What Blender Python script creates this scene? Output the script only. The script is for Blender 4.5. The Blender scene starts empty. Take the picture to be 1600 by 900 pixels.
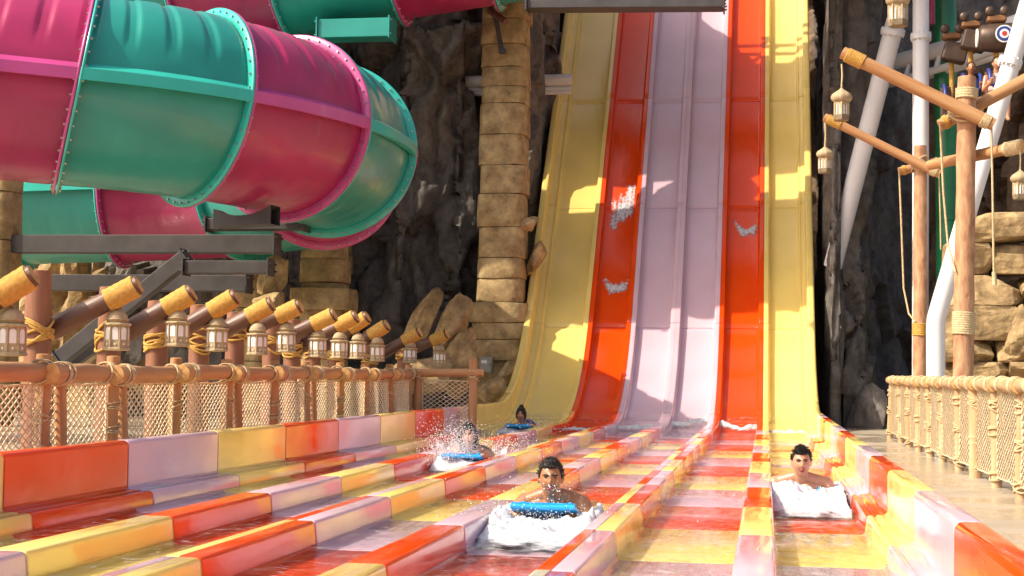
import bpy, bmesh, math, random
import numpy as np
from mathutils import Vector, Matrix, noise, Quaternion
random.seed(7)
R_ = math.radians
scn = bpy.context.scene
C = scn.collection

# ------------------------------------------------------------------ camera
CAM_H, FPX = 1.05, 2400.0
YAW, PITCH, ROLL = 0.16434, 0.0545, 0.0137
cam_d = bpy.data.cameras.new('camera'); cam = bpy.data.objects.new('camera', cam_d); C.objects.link(cam)
F0 = Vector((-math.sin(YAW), math.cos(YAW), 0)); R0 = Vector((math.cos(YAW), math.sin(YAW), 0)); Zv = Vector((0, 0, 1))
FW = math.cos(PITCH)*F0 + math.sin(PITCH)*Zv
U0 = -math.sin(PITCH)*F0 + math.cos(PITCH)*Zv
RT = math.cos(ROLL)*R0 + math.sin(ROLL)*U0
UP = -math.sin(ROLL)*R0 + math.cos(ROLL)*U0
CP = Vector((0, 0, CAM_H))
m = Matrix((RT, UP, -FW)).transposed().to_4x4(); m.translation = CP
cam.matrix_world = m
cam_d.sensor_width = 36; cam_d.lens = FPX*36/1600; cam_d.clip_start = .05; cam_d.clip_end = 500
scn.camera = cam
# ------------------------------------------------------------------ sky, sun, exposure
SUN = Vector((-0.74, -0.42, 0.80)).normalized()
w = bpy.data.worlds.new('World'); scn.world = w; w.use_nodes = True
nt = w.node_tree; bg = nt.nodes['Background']
sky = nt.nodes.new('ShaderNodeTexSky'); sky.sky_type = 'NISHITA'; sky.sun_disc = False; sky.dust_density = 6.0; sky.air_density = 1.0; sky.ozone_density = .6
sky.sun_elevation = math.asin(SUN.z); sky.sun_rotation = math.atan2(SUN.x, SUN.y)
nt.links.new(sky.outputs[0], bg.inputs[0]); bg.inputs[1].default_value = 0.15
sd = bpy.data.lights.new('sun', 'SUN'); sd.energy = 4.3; sd.angle = R_(0.5); sd.color = (1, .88, .70)
so = bpy.data.objects.new('sun', sd); C.objects.link(so)
so.rotation_euler = (-SUN).to_track_quat('-Z', 'Y').to_euler(); so.location = (-20, -10, 30)
vs = scn.view_settings; vs.view_transform = 'Standard'; vs.look = 'None'; vs.gamma = 1; vs.exposure = 0.42

def at(px, py, X=None, Y=None, Z=None):
    """a pixel's ray met with the plane of the thing it lies on"""
    d = FW*FPX + RT*(px-800) + UP*(450-py)
    if X is not None: t = (X-CP.x)/d.x
    elif Y is not None: t = (Y-CP.y)/d.y
    else: t = (Z-CP.z)/d.z
    return CP + d*t

# ------------------------------------------------------------------ materials
MATS = {}
def mat(name, col, rough=.6, var=.15, scale=6, bump=0, bscale=None, coat=0, stretch=(1,1,1), metal=0, col2=None, detail=5, spec=.5):
    if name in MATS: return MATS[name]
    M = bpy.data.materials.new(name); M.use_nodes = True; n = M.node_tree.nodes; l = M.node_tree.links
    b = n['Principled BSDF']; b.inputs['Roughness'].default_value = rough; b.inputs['Metallic'].default_value = metal
    b.inputs['Coat Weight'].default_value = coat; b.inputs['Coat Roughness'].default_value = .06
    b.inputs['Specular IOR Level'].default_value = spec
    tc = n.new('ShaderNodeTexCoord'); mp = n.new('ShaderNodeMapping'); mp.inputs['Scale'].default_value = stretch
    l.new(tc.outputs['Object'], mp.inputs[0])
    nz = n.new('ShaderNodeTexNoise'); nz.inputs['Scale'].default_value = scale; nz.inputs['Detail'].default_value = detail
    l.new(mp.outputs[0], nz.inputs[0])
    rp = n.new('ShaderNodeValToRGB'); e = rp.color_ramp.elements
    e[0].position = .3; e[1].position = .7
    if col2 is None:
        e[0].color = tuple(c*(1-var) for c in col)+(1,); e[1].color = tuple(min(1, c*(1+var)) for c in col)+(1,)
    else:
        e[0].color = tuple(col)+(1,); e[1].color = tuple(col2)+(1,)
    l.new(nz.outputs[0], rp.inputs[0]); l.new(rp.outputs[0], b.inputs['Base Color'])
    if bump:
        n2 = n.new('ShaderNodeTexNoise'); n2.inputs['Scale'].default_value = bscale or scale*3; n2.inputs['Detail'].default_value = 6
        l.new(mp.outputs[0], n2.inputs[0])
        bp = n.new('ShaderNodeBump'); bp.inputs['Strength'].default_value = 1; bp.inputs['Distance'].default_value = bump
        l.new(n2.outputs[0], bp.inputs['Height']); l.new(bp.outputs[0], b.inputs['Normal'])
    MATS[name] = M; return M

def gel(name, col, rough=.13):
    """wet painted gelcoat: clear colour, thin uneven water film in the gloss"""
    M = mat(name, col, rough, .05, 1.3, coat=.14, spec=.4)
    n = M.node_tree.nodes; l = M.node_tree.links; b = n['Principled BSDF']
    tc = n.new('ShaderNodeTexCoord'); mp = n.new('ShaderNodeMapping'); mp.inputs['Scale'].default_value = (9, 1.2, 2.2)
    l.new(tc.outputs['Object'], mp.inputs[0])
    nz = n.new('ShaderNodeTexNoise'); nz.inputs['Scale'].default_value = 2.2; nz.inputs['Detail'].default_value = 4
    l.new(mp.outputs[0], nz.inputs[0])
    bp = n.new('ShaderNodeBump'); bp.inputs['Strength'].default_value = .5; bp.inputs['Distance'].default_value = .006
    l.new(nz.outputs[0], bp.inputs['Height']); l.new(bp.outputs[0], b.inputs['Normal']); l.new(bp.outputs[0], b.inputs['Coat Normal'])
    mr = n.new('ShaderNodeMapRange'); mr.inputs[1].default_value = .3; mr.inputs[2].default_value = .75
    mr.inputs[3].default_value = .06; mr.inputs[4].default_value = rough*1.9
    l.new(nz.outputs[0], mr.inputs[0]); l.new(mr.outputs[0], b.inputs['Roughness'])
    return M
YEL, RED, LAV = (.88, .67, .205), (.77, .066, .003), (.64, .455, .53)
gel('yellow_panel', YEL); gel('red_panel', RED); gel('lavender_panel', LAV)
PC = {'Y': 'yellow_panel', 'R': 'red_panel', 'L': 'lavender_panel'}
mat('teal_gel', (.020, .29, .245), .34, .12, 1.2, coat=.22)
mat('magenta_gel', (.37, .022, .105), .36, .15, 1.2, coat=.22)
mat('teal_light', (.04, .48, .40), .25, .1, 1.2, coat=.3)
mat('magenta_light', (.52, .07, .26), .25, .1, 1.2, coat=.3)
mat('bolt_metal', (.5, .48, .45), .3, .1, 8, metal=.8)
mat('grey_steel', (.055, .05, .052), .5, .25, 3, .002, 60)
mat('white_steel', (.74, .74, .76), .35, .05, 2, coat=.1)
mat('green_pipe', (.02, .20, .085), .3, .2, 1.5, coat=.2)
mat('log_wood', (.36, .165, .065), .65, .3, 9, .006, 16, stretch=(1, 1, .12), col2=(.55, .31, .14))
mat('log_red', (.19, .078, .042), .6, .3, 8, .006, 14, stretch=(1, 1, .15), col2=(.33, .135, .07))
mat('log_dark', (.085, .034, .02), .45, .3, 8, .008, 14, stretch=(1, 1, .15), col2=(.19, .09, .055))
mat('mast_wood', (.33, .15, .075), .7, .3, 14, .014, 22, stretch=(1, 1, .35), col2=(.56, .33, .18))
mat('log_end', (.46, .22, .06), .7, .3, 14, .004, 40, col2=(.66, .42, .16))
mat('rope_yellow', (.45, .235, .04), .85, .3, 30, .003, 120, col2=(.60, .36, .09))
mat('rope_pale', (.55, .42, .24), .85, .25, 30, .003, 120)
mat('net_cord', (.70, .58, .40), .9, .2, 20)
mat('lantern_stone', (.34, .255, .14), .7, .3, 22, .003, 60, col2=(.46, .36, .22))
mat('lantern_dark', (.20, .15, .09), .7, .3, 22, .003, 60)
mat('lantern_pane', (.78, .76, .74), .35, .06, 8)
mat('dark_rock', (.105, .096, .090), .85, .4, 1.8, .045, 9, stretch=(1, 1, .3), col2=(.235, .205, .178), detail=9)
mat('sand_rock', (.30, .195, .085), .85, .3, 2.2, .04, 6, col2=(.50, .36, .18), detail=9)
mat('brown_rock', (.13, .085, .058), .85, .4, 1.6, .05, 5, col2=(.24, .15, .085), detail=9)
mat('column_stone', (.33, .215, .09), .85, .3, 2.6, .018, 9, col2=(.54, .40, .20), detail=9)
mat('deck_concrete', (.36, .30, .22), .55, .2, 1.5, .003, 40, col2=(.46, .395, .305))
mat('ground_sand', (.28, .2, .12), .9, .2, 2, .01, 20)
mat('slide_base', (.25, .2, .17), .6, .2, 4)
mat('skin_tan', (.36, .155, .07), .32, .12, 10, .001, 90)
mat('skin_light', (.50, .24, .14), .32, .12, 10, .001, 90)
mat('hair_black', (.010, .007, .006), .55, .4, 40, .004, 120)
mat('shorts_navy', (.03, .04, .10), .7, .2, 20)
mat('eye_dark', (.02, .015, .012), .2, .1, 10)
mat('mouth_red', (.25, .04, .035), .4, .1, 10)
mat('mat_blue', (.012, .34, .78), .32, .1, 6, .004, 30)
mat('foam_white', (.72, .74, .77), .6, .10, 22, .02, 45)
mat('droplet', (.86, .88, .9), .12, .02, 10)
mat('box_grey', (.30, .29, .26), .5, .1, 6)
mat('coaster_brown', (.085, .055, .04), .45, .3, 6, metal=.3)
mat('coaster_rust', (.22, .10, .04), .5, .3, 6)
mat('roundel_blue', (.03, .05, .25), .4, .05, 4); mat('roundel_white', (.75, .75, .75), .4, .05, 4); mat('roundel_red', (.5, .03, .03), .4, .05, 4)
mat('shirt_pink', (.62, .42, .40), .8, .1, 10); mat('shirt_blue', (.04, .07, .22), .8, .1, 10)

def rockify(name, dark, spots):
    M = MATS[name]; n = M.node_tree.nodes; l = M.node_tree.links; b = n['Principled BSDF']
    tc = n.new('ShaderNodeTexCoord'); vo = n.new('ShaderNodeTexNoise'); vo.inputs['Scale'].default_value = spots; vo.inputs['Detail'].default_value = 8; vo.inputs['Roughness'].default_value = .7
    l.new(tc.outputs['Object'], vo.inputs[0])
    mr = n.new('ShaderNodeMapRange'); mr.inputs[1].default_value = .35; mr.inputs[2].default_value = .62; mr.inputs[3].default_value = dark; mr.inputs[4].default_value = 1.1
    l.new(vo.outputs[0], mr.inputs[0])
    mx = n.new('ShaderNodeMix'); mx.data_type = 'RGBA'; mx.blend_type = 'MULTIPLY'; mx.inputs[0].default_value = 1
    src = b.inputs['Base Color'].links[0].from_socket
    l.new(src, mx.inputs[6]); l.new(mr.outputs[0], mx.inputs[7]); l.new(mx.outputs[2], b.inputs['Base Color'])
for k in ('dark_rock', 'sand_rock', 'brown_rock', 'column_stone'): rockify(k, .55, 4.5)

# wet concrete patches: gloss varies with where the water lies
M = MATS['deck_concrete']; n = M.node_tree.nodes; l = M.node_tree.links
tc = n.new('ShaderNodeTexCoord'); nz = n.new('ShaderNodeTexNoise'); nz.inputs['Scale'].default_value = .8; nz.inputs['Detail'].default_value = 3
mr = n.new('ShaderNodeMapRange'); mr.inputs[1].default_value = .42; mr.inputs[2].default_value = .62; mr.inputs[3].default_value = .12; mr.inputs[4].default_value = .6
l.new(tc.outputs['Object'], nz.inputs[0]); l.new(nz.outputs[0], mr.inputs[0]); l.new(mr.outputs[0], n['Principled BSDF'].inputs['Roughness'])

def water_mat():
    M = bpy.data.materials.new('water'); M.use_nodes = True; n = M.node_tree.nodes; l = M.node_tree.links
    n.remove(n['Principled BSDF']); out = n['Material Output']
    tr = n.new('ShaderNodeBsdfTransparent'); tr.inputs[0].default_value = (.98, .985, .985, 1)
    gl = n.new('ShaderNodeBsdfGlossy'); gl.inputs['Roughness'].default_value = .04
    df = n.new('ShaderNodeBsdfDiffuse'); df.inputs[0].default_value = (.85, .87, .9, 1)
    fr = n.new('ShaderNodeFresnel'); fr.inputs[0].default_value = 1.33
    tc = n.new('ShaderNodeTexCoord'); mp = n.new('ShaderNodeMapping'); mp.inputs['Scale'].default_value = (1, .75, 1)
    l.new(tc.outputs['Object'], mp.inputs[0])
    nz = n.new('ShaderNodeTexNoise'); nz.inputs['Scale'].default_value = 7; nz.inputs['Detail'].default_value = 4; nz.inputs['Distortion'].default_value = .8
    l.new(mp.outputs[0], nz.inputs[0])
    bp = n.new('ShaderNodeBump'); bp.inputs['Strength'].default_value = 1; bp.inputs['Distance'].default_value = .028
    l.new(nz.outputs[0], bp.inputs['Height']); l.new(bp.outputs[0], gl.inputs['Normal']); l.new(bp.outputs[0], fr.inputs['Normal'])
    mp2 = n.new('ShaderNodeMapping'); mp2.inputs['Scale'].default_value = (1, 2.4, 1); l.new(tc.outputs['Object'], mp2.inputs[0])
    nf = n.new('ShaderNodeTexNoise'); nf.inputs['Distortion'].default_value = 1.2; nf.inputs['Scale'].default_value = 6; nf.inputs['Detail'].default_value = 9; nf.inputs['Roughness'].default_value = .75  # white streaks: foam, plus sparkle of sunlit ripples put into the colour
    l.new(mp2.outputs[0], nf.inputs[0])
    mr = n.new('ShaderNodeMapRange'); mr.inputs[1].default_value = .54; mr.inputs[2].default_value = .74; mr.inputs[3].default_value = 0.0; mr.inputs[4].default_value = .6
    l.new(nf.outputs[0], mr.inputs[0])
    m1 = n.new('ShaderNodeMixShader'); m2 = n.new('ShaderNodeMixShader')
    ml = n.new('ShaderNodeMath'); ml.operation = 'MULTIPLY'; ml.inputs[1].default_value = .42; l.new(fr.outputs[0], ml.inputs[0])
    l.new(mr.outputs[0], m1.inputs[0]); l.new(tr.outputs[0], m1.inputs[1]); l.new(df.outputs[0], m1.inputs[2])
    l.new(ml.outputs[0], m2.inputs[0]); l.new(m1.outputs[0], m2.inputs[1]); l.new(gl.outputs[0], m2.inputs[2])
    l.new(m2.outputs[0], out.inputs[0]); MATS['water'] = M
water_mat()

def froth_mat():
    M = mat('froth', (.56, .58, .61), .6, .16, 34, .006, 60); n = M.node_tree.nodes; l = M.node_tree.links; b = n['Principled BSDF']
    at_ = n.new('ShaderNodeAttribute'); at_.attribute_name = 'froth'
    tc = n.new('ShaderNodeTexCoord'); nz = n.new('ShaderNodeTexNoise'); nz.inputs['Scale'].default_value = 16; nz.inputs['Detail'].default_value = 8; nz.inputs['Roughness'].default_value = .7
    l.new(tc.outputs['Object'], nz.inputs[0])
    ad = n.new('ShaderNodeMath'); ad.operation = 'ADD'; l.new(at_.outputs['Fac'], ad.inputs[0]); l.new(nz.outputs[0], ad.inputs[1])
    mr = n.new('ShaderNodeMapRange'); mr.interpolation_type = 'SMOOTHSTEP'; mr.inputs[1].default_value = .68; mr.inputs[2].default_value = 1.0
    l.new(ad.outputs[0], mr.inputs[0]); l.new(mr.outputs[0], b.inputs['Alpha'])
froth_mat()
def set_froth(o, vals):
    a = o.data.attributes.new('froth', 'FLOAT', 'POINT'); a.data.foreach_set('value', vals)

# ------------------------------------------------------------------ mesh helpers
class MB:
    def __init__(s): s.v = []; s.f = []; s.mi = []; s.sm = []
    def add(s, vs, fs, mi=0, smooth=True):
        o = len(s.v); s.v += [tuple(p) for p in vs]
        for f in fs: s.f.append(tuple(i+o for i in f)); s.mi.append(mi); s.sm.append(smooth)
    def grid(s, P, close_u=False, close_v=False, mi=0, smooth=True, flip=False):
        """P[i][j] rows of points"""
        nu, nv = len(P), len(P[0]); fs = []
        for i in range(nu if close_u else nu-1):
            for j in range(nv if close_v else nv-1):
                a = i*nv+j; b = i*nv+(j+1) % nv; c = ((i+1) % nu)*nv+(j+1) % nv; d = ((i+1) % nu)*nv+j
                fs.append((a, d, c, b) if flip else (a, b, c, d))
        s.add([p for r in P for p in r], fs, mi, smooth)
    def box(s, c, size, M=None, mi=0, bevel=0):
        sx, sy, sz = [x/2 for x in size]
        if bevel:
            b = min(bevel, sx*.9, sy*.9, sz*.9); rings = []
            for z, ins in ((-sz, b), (-sz+b, 0), (sz-b, 0), (sz, b)):
                x, y = sx-ins, sy-ins
                rings.append([Vector(q) for q in ((x-b+ins*0, -y, z), (x, -y+b, z), (x, y-b, z), (x-b, y, z), (-x+b, y, z), (-x, y-b, z), (-x, -y+b, z), (-x+b, -y, z))])
            pts = [p for r in rings for p in r]; fs = []
            for i in range(3):
                for j in range(8): fs.append((i*8+j, i*8+(j+1) % 8, (i+1)*8+(j+1) % 8, (i+1)*8+j))
            fs.append(tuple(range(7, -1, -1))); fs.append(tuple(range(24, 32)))
        else:
            pts = [Vector((x, y, z)) for x in (-sx, sx) for y in (-sy, sy) for z in (-sz, sz)]
            fs = [(0, 1, 3, 2), (4, 6, 7, 5), (0, 4, 5, 1), (2, 3, 7, 6), (0, 2, 6, 4), (1, 5, 7, 3)]
        if M is not None: pts = [M @ p for p in pts]
        c = Vector(c); s.add([p+c for p in pts], fs, mi, False)
    def tube(s, pts, rad, seg=12, cap=True, mi=0, capmi=None, smooth=True, close=False):
        pts = [Vector(p) for p in pts]; n = len(pts)
        if not hasattr(rad, '__len__'): rad = [rad]*n
        t0 = (pts[1]-pts[0]).normalized(); nrm = t0.orthogonal().normalized(); rows = []; pt = t0
        for i, p in enumerate(pts):
            if close: t = (pts[(i+1) % n]-pts[i-1]).normalized()
            else: t = (pts[min(i+1, n-1)]-pts[max(i-1, 0)]).normalized()
            q = pt.rotation_difference(t); nrm = q @ nrm; nrm = (nrm-t*nrm.dot(t)).normalized(); pt = t; b = t.cross(nrm)
            rows.append([p+(nrm*math.cos(a)+b*math.sin(a))*rad[i] for a in [2*math.pi*k/seg for k in range(seg)]])
        s.grid(rows, close_u=close, close_v=True, mi=mi, smooth=smooth)
        if cap and not close:
            cm = mi if capmi is None else capmi
            s.add(rows[0], [tuple(range(seg-1, -1, -1))], cm, False); s.add(rows[-1], [tuple(range(seg))], cm, False)
    def lathe(s, prof, seg=16, c=(0, 0, 0), mi=0, smooth=True, M=None):
        c = Vector(c); rows = []
        for r, z in prof: rows.append([Vector((r*math.cos(2*math.pi*k/seg), r*math.sin(2*math.pi*k/seg), z)) for k in range(seg)])
        if M is not None: rows = [[M @ p for p in r] for r in rows]
        s.grid([[p+c for p in r] for r in rows], close_v=True, mi=mi, smooth=smooth)
    def ball(s, c, rad, seg=16, rings=10, mi=0):
        c = Vector(c); rx, ry, rz = rad if hasattr(rad, '__len__') else (rad,)*3; rows = []
        for i in range(rings+1):
            th = math.pi*i/rings
            rows.append([c+Vector((rx*math.sin(th)*math.cos(a), ry*math.sin(th)*math.sin(a), -rz*math.cos(th))) for a in [2*math.pi*k/seg for k in range(seg)]])
        s.grid(rows, close_v=True, mi=mi)
    def mesh(s, name, mats):
        me = bpy.data.meshes.new(name); me.from_pydata(s.v, [], s.f)
        for mm in (mats if isinstance(mats, (list, tuple)) else [mats]): me.materials.append(MATS[mm])
        me.polygons.foreach_set('material_index', s.mi); me.polygons.foreach_set('use_smooth', s.sm); me.update()
        return me
    def build(s, name, mats, parent=None, M=None):
        return link(name, s.mesh(name, mats), parent, M)
def link(name, me, parent=None, M=None):
    o = bpy.data.objects.new(name, me); C.objects.link(o)
    if M is not None: o.matrix_world = M
    if parent is not None: o.parent = parent
    return o
def tag(o, label=None, cat=None, group=None, kind=None):
    if label: o['label'] = label
    if cat: o['category'] = cat
    if group: o['group'] = group
    if kind: o['kind'] = kind
    return o
def empty(name, loc=(0, 0, 0), rz=0):
    o = bpy.data.objects.new(name, None); C.objects.link(o); o.location = loc; o.rotation_euler = (0, 0, rz); o.empty_display_size = .1
    return o
def kids(o): return [c for c in bpy.data.objects if c.parent == o]
def copy_tree(o, parent=None):
    c = o.copy(); C.objects.link(c); c.parent = parent
    for k in kids(o): copy_tree(k, c)
    return c
def rel(root, pts):
    """world points into the frame of a thing that is only moved"""
    o = root.location; return [Vector(p)-o for p in pts]
def axis_m(p0, p1):
    p0, p1 = Vector(p0), Vector(p1); d = p1-p0
    M = d.to_track_quat('Z', 'Y').to_matrix().to_4x4(); M.translation = p0; return M, d.length
def log_mesh(name, L, r0, r1, mats, seed=0, seg=14, rough=.06, bend=0):
    mb = MB(); n = max(6, int(L/.14)); rows = []; rng = random.Random(seed); bx, by = rng.uniform(-1, 1)*bend, rng.uniform(-1, 1)*bend
    for i in range(n+1):
        t = i/n; r = r0+(r1-r0)*t; row = []
        ox, oy = bx*math.sin(math.pi*t), by*math.sin(math.pi*t)
        e = 1-.07*(i in (0, n))
        for k in range(seg):
            a = 2*math.pi*k/seg
            q = 1+rough*2*noise.noise((math.cos(a)*1.3+seed*3.1, math.sin(a)*1.3, t*L*2.2+seed))+rough*.6*noise.noise((math.cos(a)*4, math.sin(a)*4+seed, t*L*9))
            row.append(Vector((ox+r*e*q*math.cos(a), oy+r*e*q*math.sin(a), t*L)))
        rows.append(row)
    mb.grid(rows, close_v=True)
    for row, sg in ((rows[0], 1), (rows[-1], -1)):
        c = sum(row, Vector())/seg
        inner = [c+(p-c)*.55+Vector((0, 0, -.004*sg)) for p in row]
        f = []
        for k in range(seg):
            k2 = (k+1) % seg; f.append((k, seg+k, seg+k2, k2) if sg > 0 else (k, k2, seg+k2, seg+k))
        f.append(tuple(range(2*seg-1, seg-1, -1)) if sg > 0 else tuple(range(seg, 2*seg)))
        mb.add(row+inner, f, 1, False)
    return mb.mesh(name, mats)
def log(name, p0, p1, r0, r1, mats, parent=None, seed=0, **k):
    M, L = axis_m(p0, p1)
    o = bpy.data.objects.new(name, log_mesh(name, L, r0, r1, mats, seed, **k)); C.objects.link(o)
    if parent is not None:
        o.parent = parent; M.translation = Vector(p0)-parent.location
    o.matrix_local = M
    return o
def wrap_mesh(name, L, r, m_, turns=None, th=.012, seg=18):
    """rope wound round a log: ridged coil along local z"""
    mb = MB(); turns = turns or max(3, int(L/(th*1.8))); rows = []; n = turns*4
    for i in range(n+1):
        t = i/n
        rr = r+th*(.55+.45*abs(math.sin(math.pi*turns*t)))
        if i in (0, n): rr = r*.9
        rows.append([Vector(((rr+.004*noise.noise((k*.7, t*9, r*50)))*math.cos(2*math.pi*k/seg), (rr+.004*noise.noise((k*.7, t*9, 3)))*math.sin(2*math.pi*k/seg), t*L+.25*th*math.sin(2*math.pi*k/seg))) for k in range(seg)])
    mb.grid(rows, close_v=True); return mb.mesh(name, m_)
def wrap(name, p0, p1, r, m_, parent, th=.012):
    M, L = axis_m(p0, p1); o = bpy.data.objects.new(name, wrap_mesh(name, L, r, m_, th=th)); C.objects.link(o); o.parent = parent
    M.translation = Vector(p0)-(parent.location if parent.type == 'EMPTY' else Vector()); o.matrix_local = M
    return o
def sub_wrap(name, z0, z1, r, m_, log_obj, th=.012):
    """a winding that is a sub-part of a log, in the log's own frame"""
    o = bpy.data.objects.new(name, wrap_mesh(name, z1-z0, r, m_, th=th)); C.objects.link(o); o.parent = log_obj; o.location = (0, 0, z0)
    return o
def lash_mesh(name, r, h, m_, seed=0, rr=.011, n=4):
    mb = MB(); rng = random.Random(seed)
    for i in range(n):
        ti, tj = rng.uniform(-.5, .5), rng.uniform(-.5, .5); z = h*(i-(n-1)/2)/max(1, n-1)*.6; q = r*rng.uniform(1.0, 1.06)
        if i % 2: ti, tj = ti*1.6, tj*1.6
        mb.tube([((q)*math.cos(a), q*math.sin(a), z+q*(ti*math.cos(a)+tj*math.sin(a))) for a in [2*math.pi*k/18 for k in range(18)]], rr, 6, close=True)
    return mb.mesh(name, m_)
def fbm(p, o=4, h=.55):
    v = 0; a = 1; p = Vector(p)
    for i in range(o): v += a*noise.noise(p); p = p*2.03+Vector((3.1, 1.7, 9.2)); a *= h
    return v
def boulder(name, c, size, seed, m_, rot=None, sub=3, cuts=16, amp=.09, parent=None):
    bm = bmesh.new(); bmesh.ops.create_icosphere(bm, subdivisions=sub, radius=1); rng = random.Random(seed)
    pl = []
    for i in range(cuts):
        d = Vector((rng.gauss(0, 1), rng.gauss(0, 1), rng.gauss(0, 1))).normalized(); pl.append((d, rng.uniform(.45, .80)))
    for v in bm.verts:
        p = Vector([math.copysign(abs(c_)**.62, c_) for c_ in v.co])*.86
        for d, k in pl:
            e = p.dot(d)-k
            if e > 0: p -= d*e*.94
        p += p.normalized()*amp*fbm(p*2.2+Vector((seed*5.3, 0, 0)), 4)
        v.co = Vector((p.x*size[0], p.y*size[1], p.z*size[2]))
    me = bpy.data.meshes.new(name); bm.to_mesh(me); bm.free(); me.materials.append(MATS[m_])
    M = (rot or Matrix()).to_4x4() if rot else Matrix(); M.translation = Vector(c)
    return link(name, me, parent, M)

# ------------------------------------------------------------------ ground and decks
def sheet(name, x0, x1, y0, y1, z, m_, thick=.3):
    mb = MB(); mb.box(((x0+x1)/2, (y0+y1)/2, z-thick/2), (x1-x0, y1-y0, thick)); o = mb.build(name, m_); o['kind'] = 'structure'; return o
sheet('ground', -80, 80, -30, 120, -.62, 'ground_sand')
XW0, XW1 = -4.70, .80               # inner faces of the outer walls
sheet('deck', .955, 14, -6, 34.5, .03, 'deck_concrete')
# joints are cut in as shallow gaps between deck and strip along the slide
sheet('walkway', -40, -4.93, -6, 36, .0, 'deck_concrete')

# ------------------------------------------------------------------ the racer slide
slide = empty('racer_slide', (0, 0, 0))
tag(slide, 'six lane racer slide with steep yellow, red and lavender drop and chequered run-out', 'water slide')
YC, RC, AMAX, LEND = 27.2, 5.2, R_(53.5), 15.0
SARC = RC*AMAX
def path(s):
    """distance along the slide -> y, z, slope angle; s equals y on the level part"""
    if s <= YC: return s, 0.0, 0.0
    if s <= YC+SARC:
        a = (s-YC)/RC; return YC+RC*math.sin(a), RC*(1-math.cos(a)), a
    d = s-YC-SARC; a = AMAX
    return YC+RC*math.sin(a)+d*math.cos(a), RC*(1-math.cos(a))+d*math.sin(a), a
def onslide(x, h, s):
    y, z, a = path(s); return Vector((x, y-h*math.sin(a), z+h*math.cos(a)))
SEND = YC+SARC+LEND
def sweep(name, prof, s0, s1, m_, gap=.003):
    """a panel: profile (x, height) carried along the slide from s0 to s1, ends turned down"""
    s0 += gap; s1 -= gap; n = 1 if s1 <= YC else max(2, int((s1-max(s0, YC))/.22)+2)
    ss = [s0, s0+.02]+[s0+.02+(s1-s0-.04)*k/n for k in range(1, n)]+[s1-.02, s1]
    mb = MB(); rows = []
    for i, s in enumerate(ss):
        dip = .006 if i in (0, len(ss)-1) else 0
        rows.append([onslide(x, h-dip, s) for x, h in prof])
    rows.insert(0, [onslide(x, h-.05, s0) for x, h in prof]); rows.append([onslide(x, h-.05, s1) for x, h in prof])
    mb.grid(rows); o = mb.build(name, m_, slide); return o
def arc(cx, ch, r, a0, a1, n=4):
    return [(cx+r*math.cos(R_(a0+(a1-a0)*i/n)), ch+r*math.sin(R_(a0+(a1-a0)*i/n))) for i in range(n+1)]
DW, DH, LD = .20, .165, .05          # divider width, height
DR = [-3.48, -2.60, -1.71, -.83, .05]     # right edges of the five dividers
LANE = [(-4.50, DR[0]-DW)]+[(DR[i], DR[i+1]-DW) for i in range(4)]+[(DR[4], .665)]
LTS = {'A': 1.84, 'B': 1.84, 'C': 1.84, 'W': 1.91}; B0 = {'A': 10.6, 'B': 8.75, 'C': 6.87, 'W': 10.92}; SOLID = 25.2
CYC = 'LYR'
def tiles(g, s0=1.2, s1=SOLID):
    LT = LTS[g]; k = math.floor((s0-B0[g])/LT); out = []
    while True:
        a = B0[g]+k*LT; b = a+LT
        if a >= s1-.2: break
        out.append((max(a, s0), min(b, s1) if b < s1-.25 else s1, CYC[k % 3])); k += 1
    return out
def floor_prof(x0, x1): return [(x0-.002, .045)]+arc(x0+.045, .045, .045, 180, 270, 3)+arc(x1-.045, .045, .045, 270, 360, 3)+[(x1+.002, .045)]
def div_prof(x0, x1, left=True, right=True):
    p = []
    if left: p += [(x0-.012, .03)]+arc(x0+.022, DH-.022, .022, 180, 90, 4)
    else: p += [(x0, DH)]
    if right: p += arc(x1-.022, DH-.022, .022, 90, 0, 4)+[(x1+.012, .03)]
    else: p += [(x1, DH)]
    return p
def wall_prof(side):
    if side < 0:
        xi, xw = LANE[0][0], XW0
        hw, t = .50, .15
        p = [(xi+.01, .03)]+arc(xi-.02, .13-.02, .02, 0, 90, 3)+[(xi-.05, .132), (xi-.055, .118), (xi-.085, .118), (xi-.09, .134), (xw+.03, .136)]+arc(xw+.03, .166, .03, 270, 180, 3)[1:]
        p += arc(xw-.035, hw-.035, .035, 0, 90, 4)+arc(xw-t+.05, hw-.05, .05, 90, 180, 4)+[(xw-t, -.1)]
    else:
        xi, xw = LANE[5][1], XW1
        hw, t = .435, .15
        p = [(xi-.01, .03)]+arc(xi+.02, .13-.02, .02, 180, 90, 3)+[(xi+.035, .132), (xi+.04, .12), (xi+.06, .12), (xi+.065, .134), (xw-.03, .136)]+arc(xw-.03, .166, .03, 270, 360, 3)[1:]
        p += arc(xw+.035, hw-.035, .035, 180, 90, 4)+arc(xw+t-.05, hw-.05, .05, 90, 0, 4)+[(xw+t, -.1)]
    return p[::-1] if side > 0 else p[::-1]
grp = 'AABBCC'
for i, (x0, x1) in enumerate(LANE):
    for a, b, c in tiles(grp[i]): sweep('floor_panel', floor_prof(x0, x1), a, b, PC[c])
def divider(i, g1, g2=None):
    x1 = DR[i]; x0 = x1-DW
    if g2 is None:
        for a, b, c in tiles(g1): sweep('divider_panel', div_prof(x0, x1), a, b, PC[c])
    else:
        xm = x0+DW*.42
        for a, b, c in tiles(g1): sweep('divider_panel', div_prof(x0, xm-.002, True, False), a, b, PC[c])
        for a, b, c in tiles(g2): sweep('divider_panel', div_prof(xm+.002, x1, False, True), a, b, PC[c])
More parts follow.
